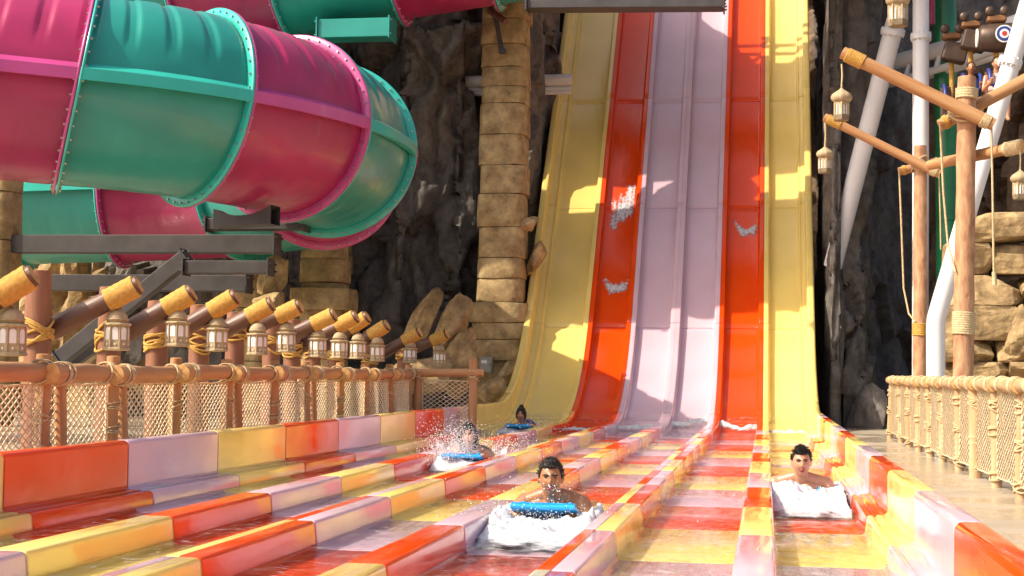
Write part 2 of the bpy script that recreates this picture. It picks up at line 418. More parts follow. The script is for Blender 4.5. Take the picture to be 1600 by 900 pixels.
divider(0, 'A'); divider(1, 'A', 'B'); divider(2, 'B'); divider(3, 'B', 'C'); divider(4, 'C')
for a, b, c in tiles('W'): sweep('wall_panel', wall_prof(-1), a, b, PC[c])
for a, b, c in tiles('C'): sweep('wall_panel', wall_prof(1), a, b, PC[c])
# the drop: one colour per lane, panels jointed about every 3.4 m
DC = 'YRLLRY'
seams = [SOLID]+[28.6+3.3*k for k in range(4)]+[SEND]
for i, (x0, x1) in enumerate(LANE):
    p = []
    if i == 0: p += wall_prof(-1)[::-1][::-1]
    body = floor_prof(x0, x1)
    lf = [(x0-DW/2+.002, DH)]+arc(x0-.022, DH-.022, .022, 90, 0, 3)+[(x0+.004, .06)]
    rt = [(x1-.004, .06)]+arc(x1+.022, DH-.022, .022, 180, 90, 3)+[(x1+DW/2-.002, DH)]
    if i == 0: prof = [q for q in wall_prof(-1)][:-1]+body+rt
    elif i == 5: prof = lf+body+[q for q in wall_prof(1)][::-1][1:]
    else: prof = lf+body+rt
    for a, b in zip(seams[:-1], seams[1:]): sweep('drop_panel', prof, a, b, PC[DC[i]], gap=.002)
# carrier under the panels
mb = MB(); rows = []
for s in [1.2+.5*k for k in range(int((SEND-1.2)/.5)+1)]+[SEND]:
    rows.append([onslide(x, h, s) for x, h in ((XW0-.16, -.12), (XW0-.16, -.42), (XW1+.16, -.42), (XW1+.16, -.12), (.7, -.03), (-4.6, -.03))])
mb.grid(rows, close_v=True, smooth=False); mb.build('slide_carrier', 'slide_base', slide)
mb = MB()
for s in [YC+SARC+3, YC+SARC+8, YC+SARC+13]:
    for x in (-4.2, -2, .3):
        p = onslide(x, -.42, s); mb.tube([(p.x, p.y+.15, -.6), (p.x, p.y+.15, p.z+.1)], .16, 10)
mb.build('slide_support', 'grey_steel', slide)

# water standing and running in every lane
for i, (x0, x1) in enumerate(LANE):
    mb = MB(); rows = []; n = 330
    for k in range(n+1):
        s = 1.2+(YC+1.6-1.2)*k/n; row = []
        for j in range(11):
            x = x0+.006+(x1-x0-.012)*j/10
            amp = .012*(1 if s < YC-1 else max(.1, (YC+1.6-s)/2.6))
            h = .040+amp*(noise.noise((x*5, s*3.2, i*7.7))+.6*noise.noise((x*11, s*8, i*3.3)))
            row.append(onslide(x, h, s))
        rows.append(row)
    mb.grid(rows); o = mb.build('water', 'water'); o['kind'] = 'structure'

# ------------------------------------------------------------------ rock cliffs
def cliff(name, pts, z0, z1, m_, amp=1.0, res=.14, cell=1.3, seed=0, lean=.05, strat=False):
    """a rock face over a plan polyline: blocky cells, creases, fine breakage"""
    P = [Vector((p[0], p[1], 0)) for p in pts]; L = [0]
    for a, b in zip(P, P[1:]): L.append(L[-1]+(b-a).length)
    nu = max(8, int(L[-1]/res)); nz = max(8, int((z1-z0)/res)); rows = []
    for i in range(nu+1):
        u = L[-1]*i/nu; k = 0
        while k < len(P)-2 and u > L[k+1]: k += 1
        t = (u-L[k])/(L[k+1]-L[k]); base = P[k].lerp(P[k+1], t); d = (P[k+1]-P[k]).normalized(); nn = Vector((d.y, -d.x, 0))
        row = []
        for j in range(nz+1):
            z = z0+(z1-z0)*j/nz
            wu, wz = u+.35*fbm((u*.6, z*.5, seed), 3), z+.3*fbm((u*.6+9, z*.5, seed), 3)
            q = Vector((wu/cell, wz/cell*(2.2 if strat else .42), seed*3.7)); dd, pp = noise.voronoi(q)
            h = noise.cell(pp[0]*7.31+pp[1]*3.17+Vector((seed, 2, 5)))
            crease = min(1, (dd[1]-dd[0])*9)
            q2 = q*2.7; d2, p2 = noise.voronoi(q2); h2 = noise.cell(p2[0]*5.1+Vector((1, seed, 2))); cr2 = min(1, (d2[1]-d2[0])*8)
            o = amp*(.55*fbm((u*.33, z*.2, seed*1.3), 3)+.42*h+.12*h2*crease-.20*(1-crease)-.05*(1-cr2)+.035*fbm((u*3, z*1.6, seed), 5)-.07*abs(noise.noise((wu*2.6, wz*.35, seed+4)))-.025*abs(noise.noise((wu*7, wz*.9, seed+8))))
            row.append(base+nn*(o-lean*(z-z0))+Vector((0, 0, z)))
        rows.append(row)
    mb = MB(); mb.grid(rows, smooth=res < .09); o = mb.build(name, m_); o['kind'] = 'structure'
    return o
cliff('rock_cliff', [(-26, 46), (22, 46)], -.7, 24, 'brown_rock', 1.6, .33, 2.6, 3)
cliff('rock_cliff', [(-11.5, 35.4), (-8.2, 33.0), (-6.6, 33.2), (-5.7, 34.2), (-4.7, 34.5), (-4.7, 44)], -.7, 13.5, 'dark_rock', .9, .075, 1.75, 1)
cliff('rock_cliff', [(-6.3, 33.6), (-5.25, 32.9), (-5.06, 33.4), (-5.05, 44)], -.7, 13.5, 'dark_rock', .22, .10, .9, 17, .0)
cliff('rock_cliff', [(1.55, 44), (1.45, 33.8), (1.5, 31.7), (1.95, 31.8), (2.2, 34.8), (3.4, 37), (6.5, 37.5)], -.7, 14, 'dark_rock', .5, .08, 1.5, 5, .0)
cliff('rock_cliff', [(1.17, 36), (1.13, 31.5), (1.25, 30.95), (1.5, 31.0), (1.8, 33)], -.7, 14, 'dark_rock', .16, .07, 1.1, 31, .02)
cliff('rock_cliff', [(-17, 32), (-11.3, 30.9), (-9.95, 32.0), (-9.6, 35)], -.7, 11, 'dark_rock', .45, .10, 1.5, 23, .0)  # outcrop added mostly hidden behind the big tube, to shade the left cliff
cliff('rock_cliff', [(3.1, 33.6), (5.2, 32.6), (12, 32)], -.7, 7.6, 'brown_rock', .9, .14, 1.3, 11)
cliff('rock_cliff', [(-24, 33), (-17, 31.5), (-13.4, 31.4), (-11.6, 31.4), (-10.4, 33.8)], -.7, 3.6, 'sand_rock', .8, .13, 1.2, 8)

# ------------------------------------------------------------------ stone columns
def ring_block(c, w, d, h, seed, flare=.03):
    mb = MB(); rows = []; n = 28; lv = [0, .06, .3, .6, .92, 1]
    for t in lv:
        z = h*t; row = []
        f = 1+flare*(1-t)-.02*(t in (0, 1))
        for k in range(n):
            a = 2*math.pi*k/n; ca, sa = math.cos(a), math.sin(a); q = (abs(ca)**4.5+abs(sa)**4.5)**(-1/4.5)
            p = Vector((w/2*q*ca*f, d/2*q*sa*f, z)); e = fbm(p*2.6+Vector((seed*3.3, seed, 0)), 3)*.028
            row.append(c+p*(1+e)+Vector((0, 0, -p.z*e+ (.012*fbm(p*3+Vector((0, seed, 0)), 2)))))
        rows.append(row)
    mb.grid(rows, close_v=True)
    mb.add(rows[-1], [tuple(range(n))], 0, False); mb.add(rows[0], [tuple(range(n-1, -1, -1))], 0, False)
    return mb
def column(px0, px1, Y, ztop, label, zbase, base_w, seed, depth=None, zb=-.6, bh=.55):
    a = at(px0, 300, Y=Y); b = at(px1, 300, Y=Y); x = (a.x+b.x)/2; w_ = b.x-a.x; rng = random.Random(seed)
    root = empty('stone_column', (x, Y, zb)); tag(root, label, 'column', 'stone columns')
    z = zb; k = 0
    while z < ztop:
        h = bh*rng.uniform(.62, 1.25); wide = z < zbase
        ww = (base_w if wide else w_)*rng.uniform(.95, 1.03)
        ring_block(Vector((rng.uniform(-.03, .03), rng.uniform(-.03, .03), z-zb)), ww, ww*(depth or 1), h-.012, seed*10+k).build('stone_block', 'column_stone', root)
        z += h; k += 1
    return root
column(752, 823, 31.2, 10.2, 'tall banded sandstone column beside the yellow edge of the drop', 2.35, 1.22, 1)
column(478, 544, 29.6, 3.9, 'short banded sandstone column with wide cap under the curved tube slide', -5, 1.2, 2)
root = kids(bpy.data.objects['stone_column.001'])
# its wide capital course
cc = bpy.data.objects['stone_column.001']
p0 = at(461, 470, Y=29.6); p1 = at(553, 470, Y=29.6)
ring_block(Vector(((p0.x+p1.x)/2-cc.location.x, 0, at(500, 485, Y=29.6).z+.6)), p1.x-p0.x, 1.25, .42, 77, .0).build('capital', 'column_stone', cc)
column(-34, 26, 24.6, 4.6, 'sandstone column holding the long dark steel beam', -5, 1.0, 3, bh=.8)
column(374, 421, 29.9, 10.5, 'sandstone column rising behind the big tube slide into the shade', 1, .9, 4)
column(538, 552, 34.0, 7.9, 'thin sandstone pier under the teal box beam', .5, .5, 5)

# ------------------------------------------------------------------ tube slides
def tube_thing(name, label, cpath, secs, r, cols, ribs=4, seg=56, bolts=44, closed_top=True):
    """cpath(s)->(point, tangent); secs: joint positions along s; one shell, one side flange pair and joint flanges per section"""
    root = empty(name, (0, 0, 0)); tag(root, label, 'tube slide', 'enclosed tube slides')
    def frame(s):
        p, t = cpath(s); t = t.normalized(); S = t.cross(Zv).normalized(); U = S.cross(t).normalized(); return p, t, S, U
    for k, (a, b) in enumerate(zip(secs[:-1], secs[1:])):
        col = cols[k % len(cols)]; n = 72; rows = []
        for i in range(n+1):
            s = a+(b-a)*i/n; p, t, S, U = frame(s); row = []
            for j in range(seg):
                ph = 2*math.pi*j/seg; dg = math.degrees(ph) % 360
                u = (i/n*ribs*1.0) % 1.0
                mk = 0
                if .05 < i/n < .95:
                    e = min(1, max(0, (min(u, 1-u)-.14)/.035))
                    top = min(1, max(0, (min(dg, 180-dg)-22)/5)) if dg < 180 else 0
                    low = min(1, max(0, (min(dg-180, 360-dg)-24)/5))*.15 if dg >= 180 else 0
                    mk = e*max(top, low)
                rr = r+.030*mk
                row.append(p+S*math.cos(ph)*rr+U*math.sin(ph)*rr)
            rows.append(row)
        mb = MB(); mb.grid(rows, close_v=True, flip=True)
        sh = mb.build('tube_section', col+'_gel', root)
        # mid-height seam flanges, both sides
        for sg in (1, -1):
            mb = MB(); rows = []
            for i in range(n+1):
                s = a+(b-a)*i/n; p, t, S, U = frame(s); S = S*sg
                rows.append([p+S*(r-.02)+U*.16, p+S*(r+.13)+U*.075, p+S*(r+.14)+U*.06, p+S*(r+.14)-U*.10, p+S*(r+.125)-U*.105, p+S*(r+.02)-U*.09])
            mb.grid(rows, smooth=False, flip=sg > 0); fl = mb.build('side_flange', col+'_light', sh)
        # bolted joint flange at both ends
        for s, sg in ((a, 1), (b, -1)):
            p, t, S, U = frame(s); mb = MB(); rows = []
            for rr, off in ((r-.01, .012), (r-.01, .05), (r+.012, .055), (r+.13, .045), (r+.145, .035), (r+.145, .006), (r-.01, .006)):
                rows.append([p+t*sg*off+(S*math.cos(x)+U*math.sin(x))*rr for x in [2*math.pi*q/64 for q in range(64)]])
            mb.grid(rows, close_v=True); fo = mb.build('joint_flange', col+'_light', sh)
            mb = MB()
            for q in range(bolts):
                x = 2*math.pi*(q+.5)/bolts; d = S*math.cos(x)+U*math.sin(x); c0 = p+d*(r+.085)
                mb.tube([c0+t*sg*.03, c0+t*sg*.075], .017, 6, smooth=False)
            bo = mb.build('bolt_ring', 'bolt_metal', fo); bo['kind'] = 'stuff'
    return root
TC, TR, Tr = Vector((-11.85, 24.6, 0)), 4.5, 1.38
TZ0, TSL, TA = 5.0, .036, R_(27)
def big_path(s):
    """s = 0 where the curve starts, heading 27 degrees off across"""
    z = TZ0-TSL*s
    if s < 0:
        p = Vector((TC.x+TR*math.sin(TA), TC.y-TR*math.cos(TA), z)); d = Vector((math.cos(TA), math.sin(TA), 0)); return p+d*s, d-Zv*.17
    a = TA+s/TR
    if a < R_(185): return Vector((TC.x+TR*math.sin(a), TC.y-TR*math.cos(a), z)), Vector((math.cos(a), math.sin(a), -max(TSL, .17-.028*s)))
    a = R_(185); d = Vector((math.cos(a), math.sin(a), 0)); e = s-(a-TA)*TR
    return Vector((TC.x+TR*math.sin(a), TC.y-TR*math.cos(a), z))+d*e, d-Zv*TSL
st = R_(23.6)*TR
secs = [-7.2, -4.8, -2.4, 0]+[st*k for k in (1, 2, 3, 4, 5.5, 7)]+[st*7+2.0*k for k in (1, 2)]
tube_thing('tube_slide', 'big magenta and teal tube slide curling round above the wooden posts', big_path, secs, Tr, ['magenta', 'teal'] if True else 0)
def high_path(s):
    p = at(620, 28, Y=29.3)
    return Vector((p.x+s, 29.3+.02*s, p.z+1.30+.135*s)), Vector((1, .02, .135))
tube_thing('tube_slide', 'magenta and green tube slide passing high overhead across the drop', high_path, [-8.5, -6.4, -4.35, -2.35, -.05, 1.85, 4.2, 6.6, 9.0, 11.4], 1.30, ['magenta', 'teal', 'magenta', 'teal', 'magenta', 'teal', 'magenta', 'teal', 'magenta'], bolts=30)

# ------------------------------------------------------------------ steel beams
def beam(name, p0, p1, wd, hg, label, group='dark steel support beams', m_='grey_steel', plates=True):
    p0, p1 = Vector(p0), Vector(p1); c = (p0+p1)/2; root = empty(name, c); tag(root, label, 'beam', group)
    d = (p1-p0); L = d.length; x = d.normalized(); y = Zv.cross(x).normalized(); z = x.cross(y)
    M = Matrix((x, y, z)).transposed()
    mb = MB(); mb.box((0, 0, 0), (L, wd, hg), M, bevel=.012); mb.build('beam_body', m_, root)
    if plates:
        for sg in (-1, 1):
            mb = MB(); mb.box(x*sg*(L/2+.0125), (.03, wd+.09, hg+.07), M, bevel=.004)
            for a in (-1, 1):
                for b in (-1, 1):
                    q = x*sg*(L/2+.03)+y*a*(wd/2+.02)+z*b*(hg/2-.05); mb.tube([q, q+x*sg*.03], .018, 6)
            mb.build('end_plate', m_, root)
    return root
def hb(px0, px1, y0, y1, Y, label, name='steel_beam', wd=.3, m_='grey_steel', **k):
    a = at(px0, (y0+y1)/2, Y=Y); b = at(px1, (y0+y1)/2, Y=Y); h = at(px0, y0, Y=Y).z-at(px0, y1, Y=Y).z
    zz = (a.z+b.z)/2
    return beam(name, (a.x, Y, zz), (b.x, Y, zz), wd, h, label, m_=m_, **k)
hb(22, 432, 368, 396, 24.6, 'long dark steel beam across the lower tube, sunlit in the middle')
hb(328, 478, 342, 360, 24.9, 'short dark steel beam right under the magenta tube section', wd=.36)
hb(300, 425, 372, 394, 25.4, 'dark steel stub beam behind the end of the long beam', wd=.36)
hb(292, 422, 408, 428, 24.0, 'dark steel beam with a white tag on its end', wd=.28)
hb(45, 388, 430, 455, 26.2, 'lowest long dark steel beam behind the wooden posts', wd=.28)
a = at(95, 560, Y=24.2); b = at(292, 402, Y=24.2)
beam('diagonal_brace', a, b, .22, .26, 'diagonal dark steel brace rising to the long beam')
a = at(90, 580, Y=25.6); b = at(200, 500, Y=25.6)
beam('diagonal_brace', a, b, .22, .26, 'lower diagonal dark steel brace behind the posts')
hb(502, 612, 33, 62, 28.6, 'teal painted box beam under the overhead tube', name='box_beam', wd=.5, m_='teal_gel')
a = at(826, 10, Y=27.6); b = at(1130, 8, Y=27.6)
beam('steel_beam', a, b, .42, .16, 'flat dark steel beam crossing in front of the top of the drop')
def shade_tube_path(s): return Vector((-13.5+s, 31.6+.05*s, 11.6+.05*s)), Vector((1, .05, .05))  # extra tube out of view, added to cast shade on the left lanes
tube_thing('tube_slide', 'added teal and magenta tube slide unseen above the frame that shades the left lanes', shade_tube_path, [0, 2.4, 4.8, 7.2, 9.6], 1.4, ['teal', 'magenta'], bolts=24)
fb = empty('shade_bridge', (-2, 33.6, 12.2)); tag(fb, 'added unseen footbridge spanning high above the drop', 'bridge')  # bridge out of view, added for its shadows on the drop
mb = MB(); mb.box((0, 0, 0), (12, .62, .10), bevel=.01); mb.build('bridge_deck', 'grey_steel', fb)
for k in range(13):
    for sg in (-1, 1):
        mb = MB(); mb.box((-5.9+.98*k, sg*.34, .6), (.09, .06, 1.2)); mb.build('rail_post', 'grey_steel', fb)
for k, ww in ((1, .9), (4, 1.8), (7, .9), (9, 1.7)):  # solid panels added to the railing for blockier shadows
    mb = MB(); mb.box((-5.4+.98*k, -.30, .5), (ww, .03, .8)); mb.build('shade_panel', 'grey_steel', fb)
for sg in (-1, 1):
    for zz in (.62, 1.18):
        mb = MB(); mb.box((0, sg*.34, zz), (12, .07, .12)); mb.build('hand_rail', 'grey_steel', fb)
# dark saddle that cradles the magenta section
mb = MB(); sad = empty('tube_saddle', at(430, 340, Y=24.4)); tag(sad, 'dark curved steel saddle cradling the tube slide', 'support', 'dark steel support beams')
rows = []
for i in range(13):
    a_ = R_(246+ (294-246)*i/12); px_, pt_ = big_path(st*1.55)
    S = pt_.normalized().cross(Zv).normalized(); U = S.cross(pt_.normalized())
    d = S*math.cos(a_)+U*math.sin(a_); base = px_+d*(Tr+.15); t_ = pt_.normalized()
    low = Vector((base.x, base.y, px_.z-Tr-.30))
    rows.append([p-sad.location for p in (base-t_*.10, base+t_*.10, low+t_*.10, low-t_*.10)])
mb.grid(rows, close_v=True, smooth=False); mb.build('saddle_plate', 'grey_steel', sad)
# white tag
# ------------------------------------------------------------------ lanterns
def arch_pane(mb, M, w_, h, t=.006):
    pts = [(-w_/2, 0), (w_/2, 0), (w_/2, h-w_/2)]+[(w_/2*math.cos(R_(x)), h-w_/2+w_/2*math.sin(R_(x))) for x in (30, 60, 90, 120, 150)]+[(-w_/2, h-w_/2)]
    n = len(pts); v = [M @ Vector((x, 0, z)) for x, z in pts]+[M @ Vector((x, t, z)) for x, z in pts]
    mb.add(v, [tuple(range(n)), tuple(range(2*n-1, n-1, -1))]+[(i, n+i, n+(i+1) % n, (i+1) % n) for i in range(n)], 0, False)
def dome_lantern():
    """octagonal lantern, origin at its top loop; about 0.26 wide, 0.40 high"""
    root = empty('lantern'); oct_ = 8
    def lath(prof, name, m_, sm=False, par=root):
        mb = MB(); mb.lathe([(max(r, .0005), z) for r, z in prof], 8 if not sm else 20, smooth=sm, M=Matrix.Rotation(R_(22.5), 3, 'Z') if not sm else None); return mb.build(name, m_, par)
    lath([(0, -.025), (.03, -.032), (.06, -.05), (.082, -.078), (.09, -.105), (.09, -.11), (.098, -.112), (.098, -.122), (.09, -.124), (.09, -.15), (0, -.15)], 'dome', 'lantern_stone', True)
    lath([(0, -.148), (.118, -.148), (.126, -.156), (.126, -.166), (.11, -.174), (0, -.176)], 'cornice', 'lantern_stone')
    body = lath([(0, -.172), (.103, -.172), (.103, -.365), (0, -.365)], 'body', 'lantern_stone')
    lath([(0, -.36), (.112, -.36), (.122, -.37), (.122, -.384), (.1, -.39), (0, -.392)], 'base', 'lantern_stone')
    ap = .103*math.cos(R_(22.5))
    for k in range(8):
        M = Matrix.Rotation(R_(45*k), 4, 'Z') @ Matrix.Translation((0, -ap-.003, -.295))
        mb = MB(); arch_pane(mb, M, .052, .108); mb.build('pane', 'lantern_pane', body)
        mb = MB(); M2 = Matrix.Rotation(R_(45*k), 4, 'Z') @ Matrix.Translation((0, -ap-.004, -.332)); mb.tube([M2 @ Vector((0, -.003, 0)), M2 @ Vector((0, .006, 0))], .009, 8)
        mb.build('round_opening', 'lantern_pane', body)
        a = R_(45*k+22.5)
        mb = MB(); mb.tube([(.105*math.cos(a), .105*math.sin(a), -.175), (.105*math.cos(a), .105*math.sin(a), -.362)], .008, 6); mb.build('corner_post', 'lantern_stone', body)
    mb = MB(); mb.tube([(.014*math.cos(t), 0, -.012+.014*math.sin(t)) for t in [2*math.pi*k/10 for k in range(10)]], .004, 6, close=True); mb.build('loop', 'lantern_dark', root)
    return root
def onion_lantern():
    """hanging lantern with ribbed onion dome, origin at its tip; about 0.34 wide, 0.6 high"""
    root = empty('lantern')
    mb = MB(); rows = []
    for r, z in ((.004, 0), (.012, -.03), (.035, -.06), (.085, -.095), (.135, -.13), (.158, -.17), (.158, -.205), (.138, -.24), (.112, -.26), (.0005, -.262)):
        rows.append([Vector((r*(1+.05*abs(math.cos(4*a))*(r > .03))*math.cos(a), r*(1+.05*abs(math.cos(4*a))*(r > .03))*math.sin(a), z)) for a in [2*math.pi*k/48 for k in range(48)]])
    mb.grid(rows, close_v=True, flip=True); mb.build('onion_dome', 'lantern_stone', root)
    rot = Matrix.Rotation(R_(30), 3, 'Z')
    mb = MB(); mb.lathe([(.0005, -.255), (.118, -.255), (.124, -.275), (.118, -.48), (.0005, -.48)], 6, smooth=False, M=rot); body = mb.build('body', 'lantern_stone', root)
    mb = MB(); mb.lathe([(.0005, -.465), (.132, -.465), (.138, -.475), (.128, -.545), (.12, -.555), (.0005, -.557)], 6, smooth=False, M=rot); mb.build('base', 'lantern_dark', root)
    ap = .121*math.cos(R_(30))
    for k in range(6):
        M = Matrix.Rotation(R_(60*k), 4, 'Z') @ Matrix.Translation((0, -ap-.004, -.462))
        mb = MB(); arch_pane(mb, M, .082, .165); mb.build('pane', 'lantern_pane', body)
        a = R_(60*k+30); mb = MB(); mb.tube([(.124*math.cos(a), .124*math.sin(a), -.26), (.124*math.cos(a), .124*math.sin(a), -.47)], .011, 6); mb.build('corner_post', 'lantern_stone', body)
    return root

# ------------------------------------------------------------------ left fence
XF = -5.45
def net_mesh(name, w_, h, cw, ch, r, seed=0):
    mb = MB(); sl = ch/cw
    def pt(x, z): return Vector((.012*noise.noise((x*3, z*3, seed)), x+.012*noise.noise((x*6, z*6, seed+5)), z+.012*noise.noise((x*6, z*6, seed+9))))
    for sg in (1, -1):
        k = -int(h/ch)-2
        while k*cw < w_+h/sl+cw:
            x0 = k*cw
            # line z = sl*(x-x0) for sg 1, z = h - sl*(x-x0) for sg -1
            xa, xb = max(0, x0), min(w_, x0+h/sl)
            if xb-xa > cw*.3:
                n = max(2, int((xb-xa)/(cw*.5))+1)
                P = []
                for i in range(n+1):
                    x = xa+(xb-xa)*i/n; z = sl*(x-x0)
                    if sg < 0: z = h-z
                    q = pt(x, z); q.x += sg*r*.8; P.append(q)
                mb.tube(P, r, 4, cap=False)
            k += 1
    for P in ([pt(0, h*i/8) for i in range(9)], [pt(w_, h*i/8) for i in range(9)], [pt(w_*i/12, 0) for i in range(13)], [pt(w_*i/12, h) for i in range(13)]): mb.tube(P, r*1.5, 5, cap=False)
    return mb.mesh(name, 'net_cord')
fence = empty('rope_net_fence', (XF, 12, 0)); tag(fence, 'log fence with rope netting beside the left slide wall', 'fence', 'rope net fences')
FO = fence.location
ys = [10.35, 11.55]; y = 11.55
post_px = [72, 172, 275, 358, 425, 479, 529, 572, 609, 640]
ys = [9.9]+[at(p, 600, X=XF).y for p in post_px]
RZ = .985
lash = [lash_mesh('rope_lashing', .086, .10, 'rope_pale', s, .0075, 4) for s in range(4)]
lash_s = [lash_mesh('rope_lashing', .066, .10, 'rope_pale', s+9, .006, n=4) for s in range(3)]
LW = ['log_wood', 'log_end']
rr_ = random.Random(4)
for i, y in enumerate(ys):
    o = log('post', (XF+rr_.uniform(-.02, .02), y, -.02), (XF+rr_.uniform(-.03, .03), y+rr_.uniform(-.03, .03), RZ+.15), .062, .058, LW, fence, i)
    for z in (.34+.1*(i % 3), .74-.06*(i % 2)): 
        l_ = bpy.data.objects.new('rope_lashing', lash_s[i % 3]); C.objects.link(l_); l_.parent = o; l_.location = (0, 0, z)
    l_ = bpy.data.objects.new('rope_lashing', lash[i % 4]); C.objects.link(l_); l_.parent = o; l_.location = (0, 0, RZ+.0)
    if i in (1, 2, 4, 6): log('post', (XF+.03, y+.26, -.02), (XF+.01, y+.20, RZ+.08), .05, .046, LW, fence, i+40)
for i in range(len(ys)-1):
    y0, y1 = ys[i], ys[i+1]; zz = rr_.uniform(-.015, .015)
    o = log('rail', (XF+.13, y0-.20, RZ+zz), (XF+.01, y1+.14, RZ+zz+.01), .082, .066, LW, fence, i+20, rough=.08)
    for q in (.10, (y1-y0)*.93):
        l_ = bpy.data.objects.new('rope_lashing', lash[(i+int(q*9)) % 4]); C.objects.link(l_); l_.parent = o; l_.location = (0, 0, q+.1)
    me = net_mesh('net', y1-y0-.13, .80, .098, .066, .0062, i)
    o = bpy.data.objects.new('net', me); C.objects.link(o); o.parent = fence; o.location = (0, y0+.065-FO.y, .10)
# return across the walkway end
yl = ys[-1]; e0 = at(655, 590, Y=yl+.1); e1 = at(752, 588, Y=yl+.1)
log('rail', (e0.x-.35, yl+.1, RZ+.02), (e1.x+.03, yl+.1, RZ+.045), .07, .06, LW, fence, 71)
for q, hh in ((e0.x-.02, .0), (e1.x-.13, .2)):
    o = log('post', (q, yl+.12, -.02), (q, yl+.12, RZ+.05+hh), .07, .062, LW, fence, 72+int(hh*5))
    l_ = bpy.data.objects.new('rope_lashing', lash[0]); C.objects.link(l_); l_.parent = o; l_.location = (0, 0, RZ)
me = net_mesh('net', e1.x-e0.x-.2, .78, .098, .066, .0062, 99); o = bpy.data.objects.new('net', me); C.objects.link(o); o.parent = fence
o.location = (e0.x+.05-XF, yl+.12-FO.y, .12); o.rotation_euler = (0, 0, -math.pi/2)

# ------------------------------------------------------------------ wooden posts with leaning logs and their lanterns
lan = [(20, 475), (184, 478), (278, 478), (340, 490), (403, 500), (448, 499), (497, 510), (531, 514), (560, 517), (590, 523), (641, 529), (687, 536)]
ends = [(28, 445), (186, 458), (276, 466), (342, 476), (402, 486), (448, 488), (496, 497), (534, 505), (563, 508), (590, 515), (632, 522), (680, 526)]
ordn = ['twelfth', 'eleventh', 'tenth', 'ninth', 'eighth', 'seventh', 'sixth', 'fifth', 'fourth', 'third', 'second', 'first']
XL = XF-.12
proto = dome_lantern(); first = True
for i, ((lx, ly), (ex, ey)) in enumerate(zip(lan, ends)):
    tip = at(lx, ly, X=XL); sc = 1.0
    e = at(ex, ey, X=XL+.02)
    e = Vector((tip.x+.03, tip.y, e.z))
    # an upright post behind the fence carries a raking log whose wrapped head reaches over the rail
    e = e+Vector((rr_.uniform(-.05, .05), rr_.uniform(-.05, .05), rr_.uniform(-.04, .03)))
    XP = XF-.68+rr_.uniform(-.05, .05); pY = e.y-.12+.02*i
    q = Vector((XP, pY, e.z-.30+rr_.uniform(-.07, .05))); dirv = (e-q).normalized(); s0 = q-dirv*.10; tipend = e+dirv*.17
    rt = empty('leaning_log', (XP, pY-.02, 0))
    tag(rt, f'raking log with rope head, {ordn[i]} along the fence from its far corner', 'log', 'raking logs with wrapped heads')
    lo = log('log', s0, tipend, .098, .09, ['log_dark', 'log_end'], rt, i+100, rough=.07)
    L = (tipend-s0).length
    sub_wrap('rope_winding', L-.31, L-.03, .096, 'rope_yellow', lo, .007)
    tz = [2.05, 1.86, 1.80, 1.72, 1.74, 1.70, 1.74, 1.70, 1.66, 1.7, 1.66, 1.6][i]
    up = log('post', (XP-.01, pY-.19, 0), (XP-.02, pY-.19, tz), .118, .108, ['log_red', 'log_end'], rt, i+130, rough=.05)
    bn = bpy.data.objects.new('rope_binding', lash_mesh('rope_binding', .122, .14, 'rope_yellow', i, .013, 7)); C.objects.link(bn); bn.parent = up; bn.location = (0, 0, q.z-.02)
    # lantern
    if first: la = proto; first = False
    else: la = copy_tree(proto)
    la.location = tip; la.rotation_euler = (0, 0, rr_.uniform(-.25, .25)); la.scale = (sc, sc, sc)
    tag(la, f'octagonal domed lantern under the {ordn[i]} raking log from the fence\'s far corner', 'lantern', 'lanterns along the left fence')
    # hanging cord up to the log
    mb = MB(); topz = e.z-.02-tip.z
    mb.tube([(0, 0, -.02), (0.004, 0, max(.06, topz))], .007, 6); mb.build('cord', 'rope_pale', la)

# ------------------------------------------------------------------ right fence
XR = 2.24; DZ = .03
fr_ = empty('rope_net_fence', (XR, 12, DZ)); tag(fr_, 'pale log fence with rope netting along the sunny deck', 'fence', 'rope net fences')
pr = [at(px, py, Z=DZ) for px, py in ((1597, 780), (1558, 762), (1520, 747), (1497, 735), (1473, 722), (1457, 714), (1440, 706), (1425, 699), (1406, 692), (1389, 685))]
n_ = len(pr); my = sum(p.y for p in pr)/n_; mx_ = sum(p.x for p in pr)/n_
sl_ = sum((p.x-mx_)*(p.y-my) for p in pr)/sum((p.y-my)**2 for p in pr)
yr = [12.0]+[p.y for p in pr]; XRF = lambda y: mx_+sl_*(y-my)
ltr = [lash_mesh('rope_lashing', .060, .11, 'rope_pale', s+30, rr=.009, n=5) for s in range(4)]
mat('pale_log', (.40, .22, .10), .65, .3, 9, .006, 16, stretch=(1, 1, .12), col2=(.62, .43, .25))
PLW = ['pale_log', 'log_end']
for i, y in enumerate(yr):
    big = i in (3,)
    o = log('post', (XRF(y)+rr_.uniform(-.02, .02), y, DZ-.01), (XRF(y)+rr_.uniform(-.02, .02), y, 1.0), .052+.018*big, .05+.015*big, PLW, fr_, 200+i)
    for z in (.12, .40+.07*(i % 3), .78):
        l_ = bpy.data.objects.new('rope_lashing', ltr[(i+int(z*10)) % 4]); C.objects.link(l_); l_.parent = o; l_.location = (0, 0, z)
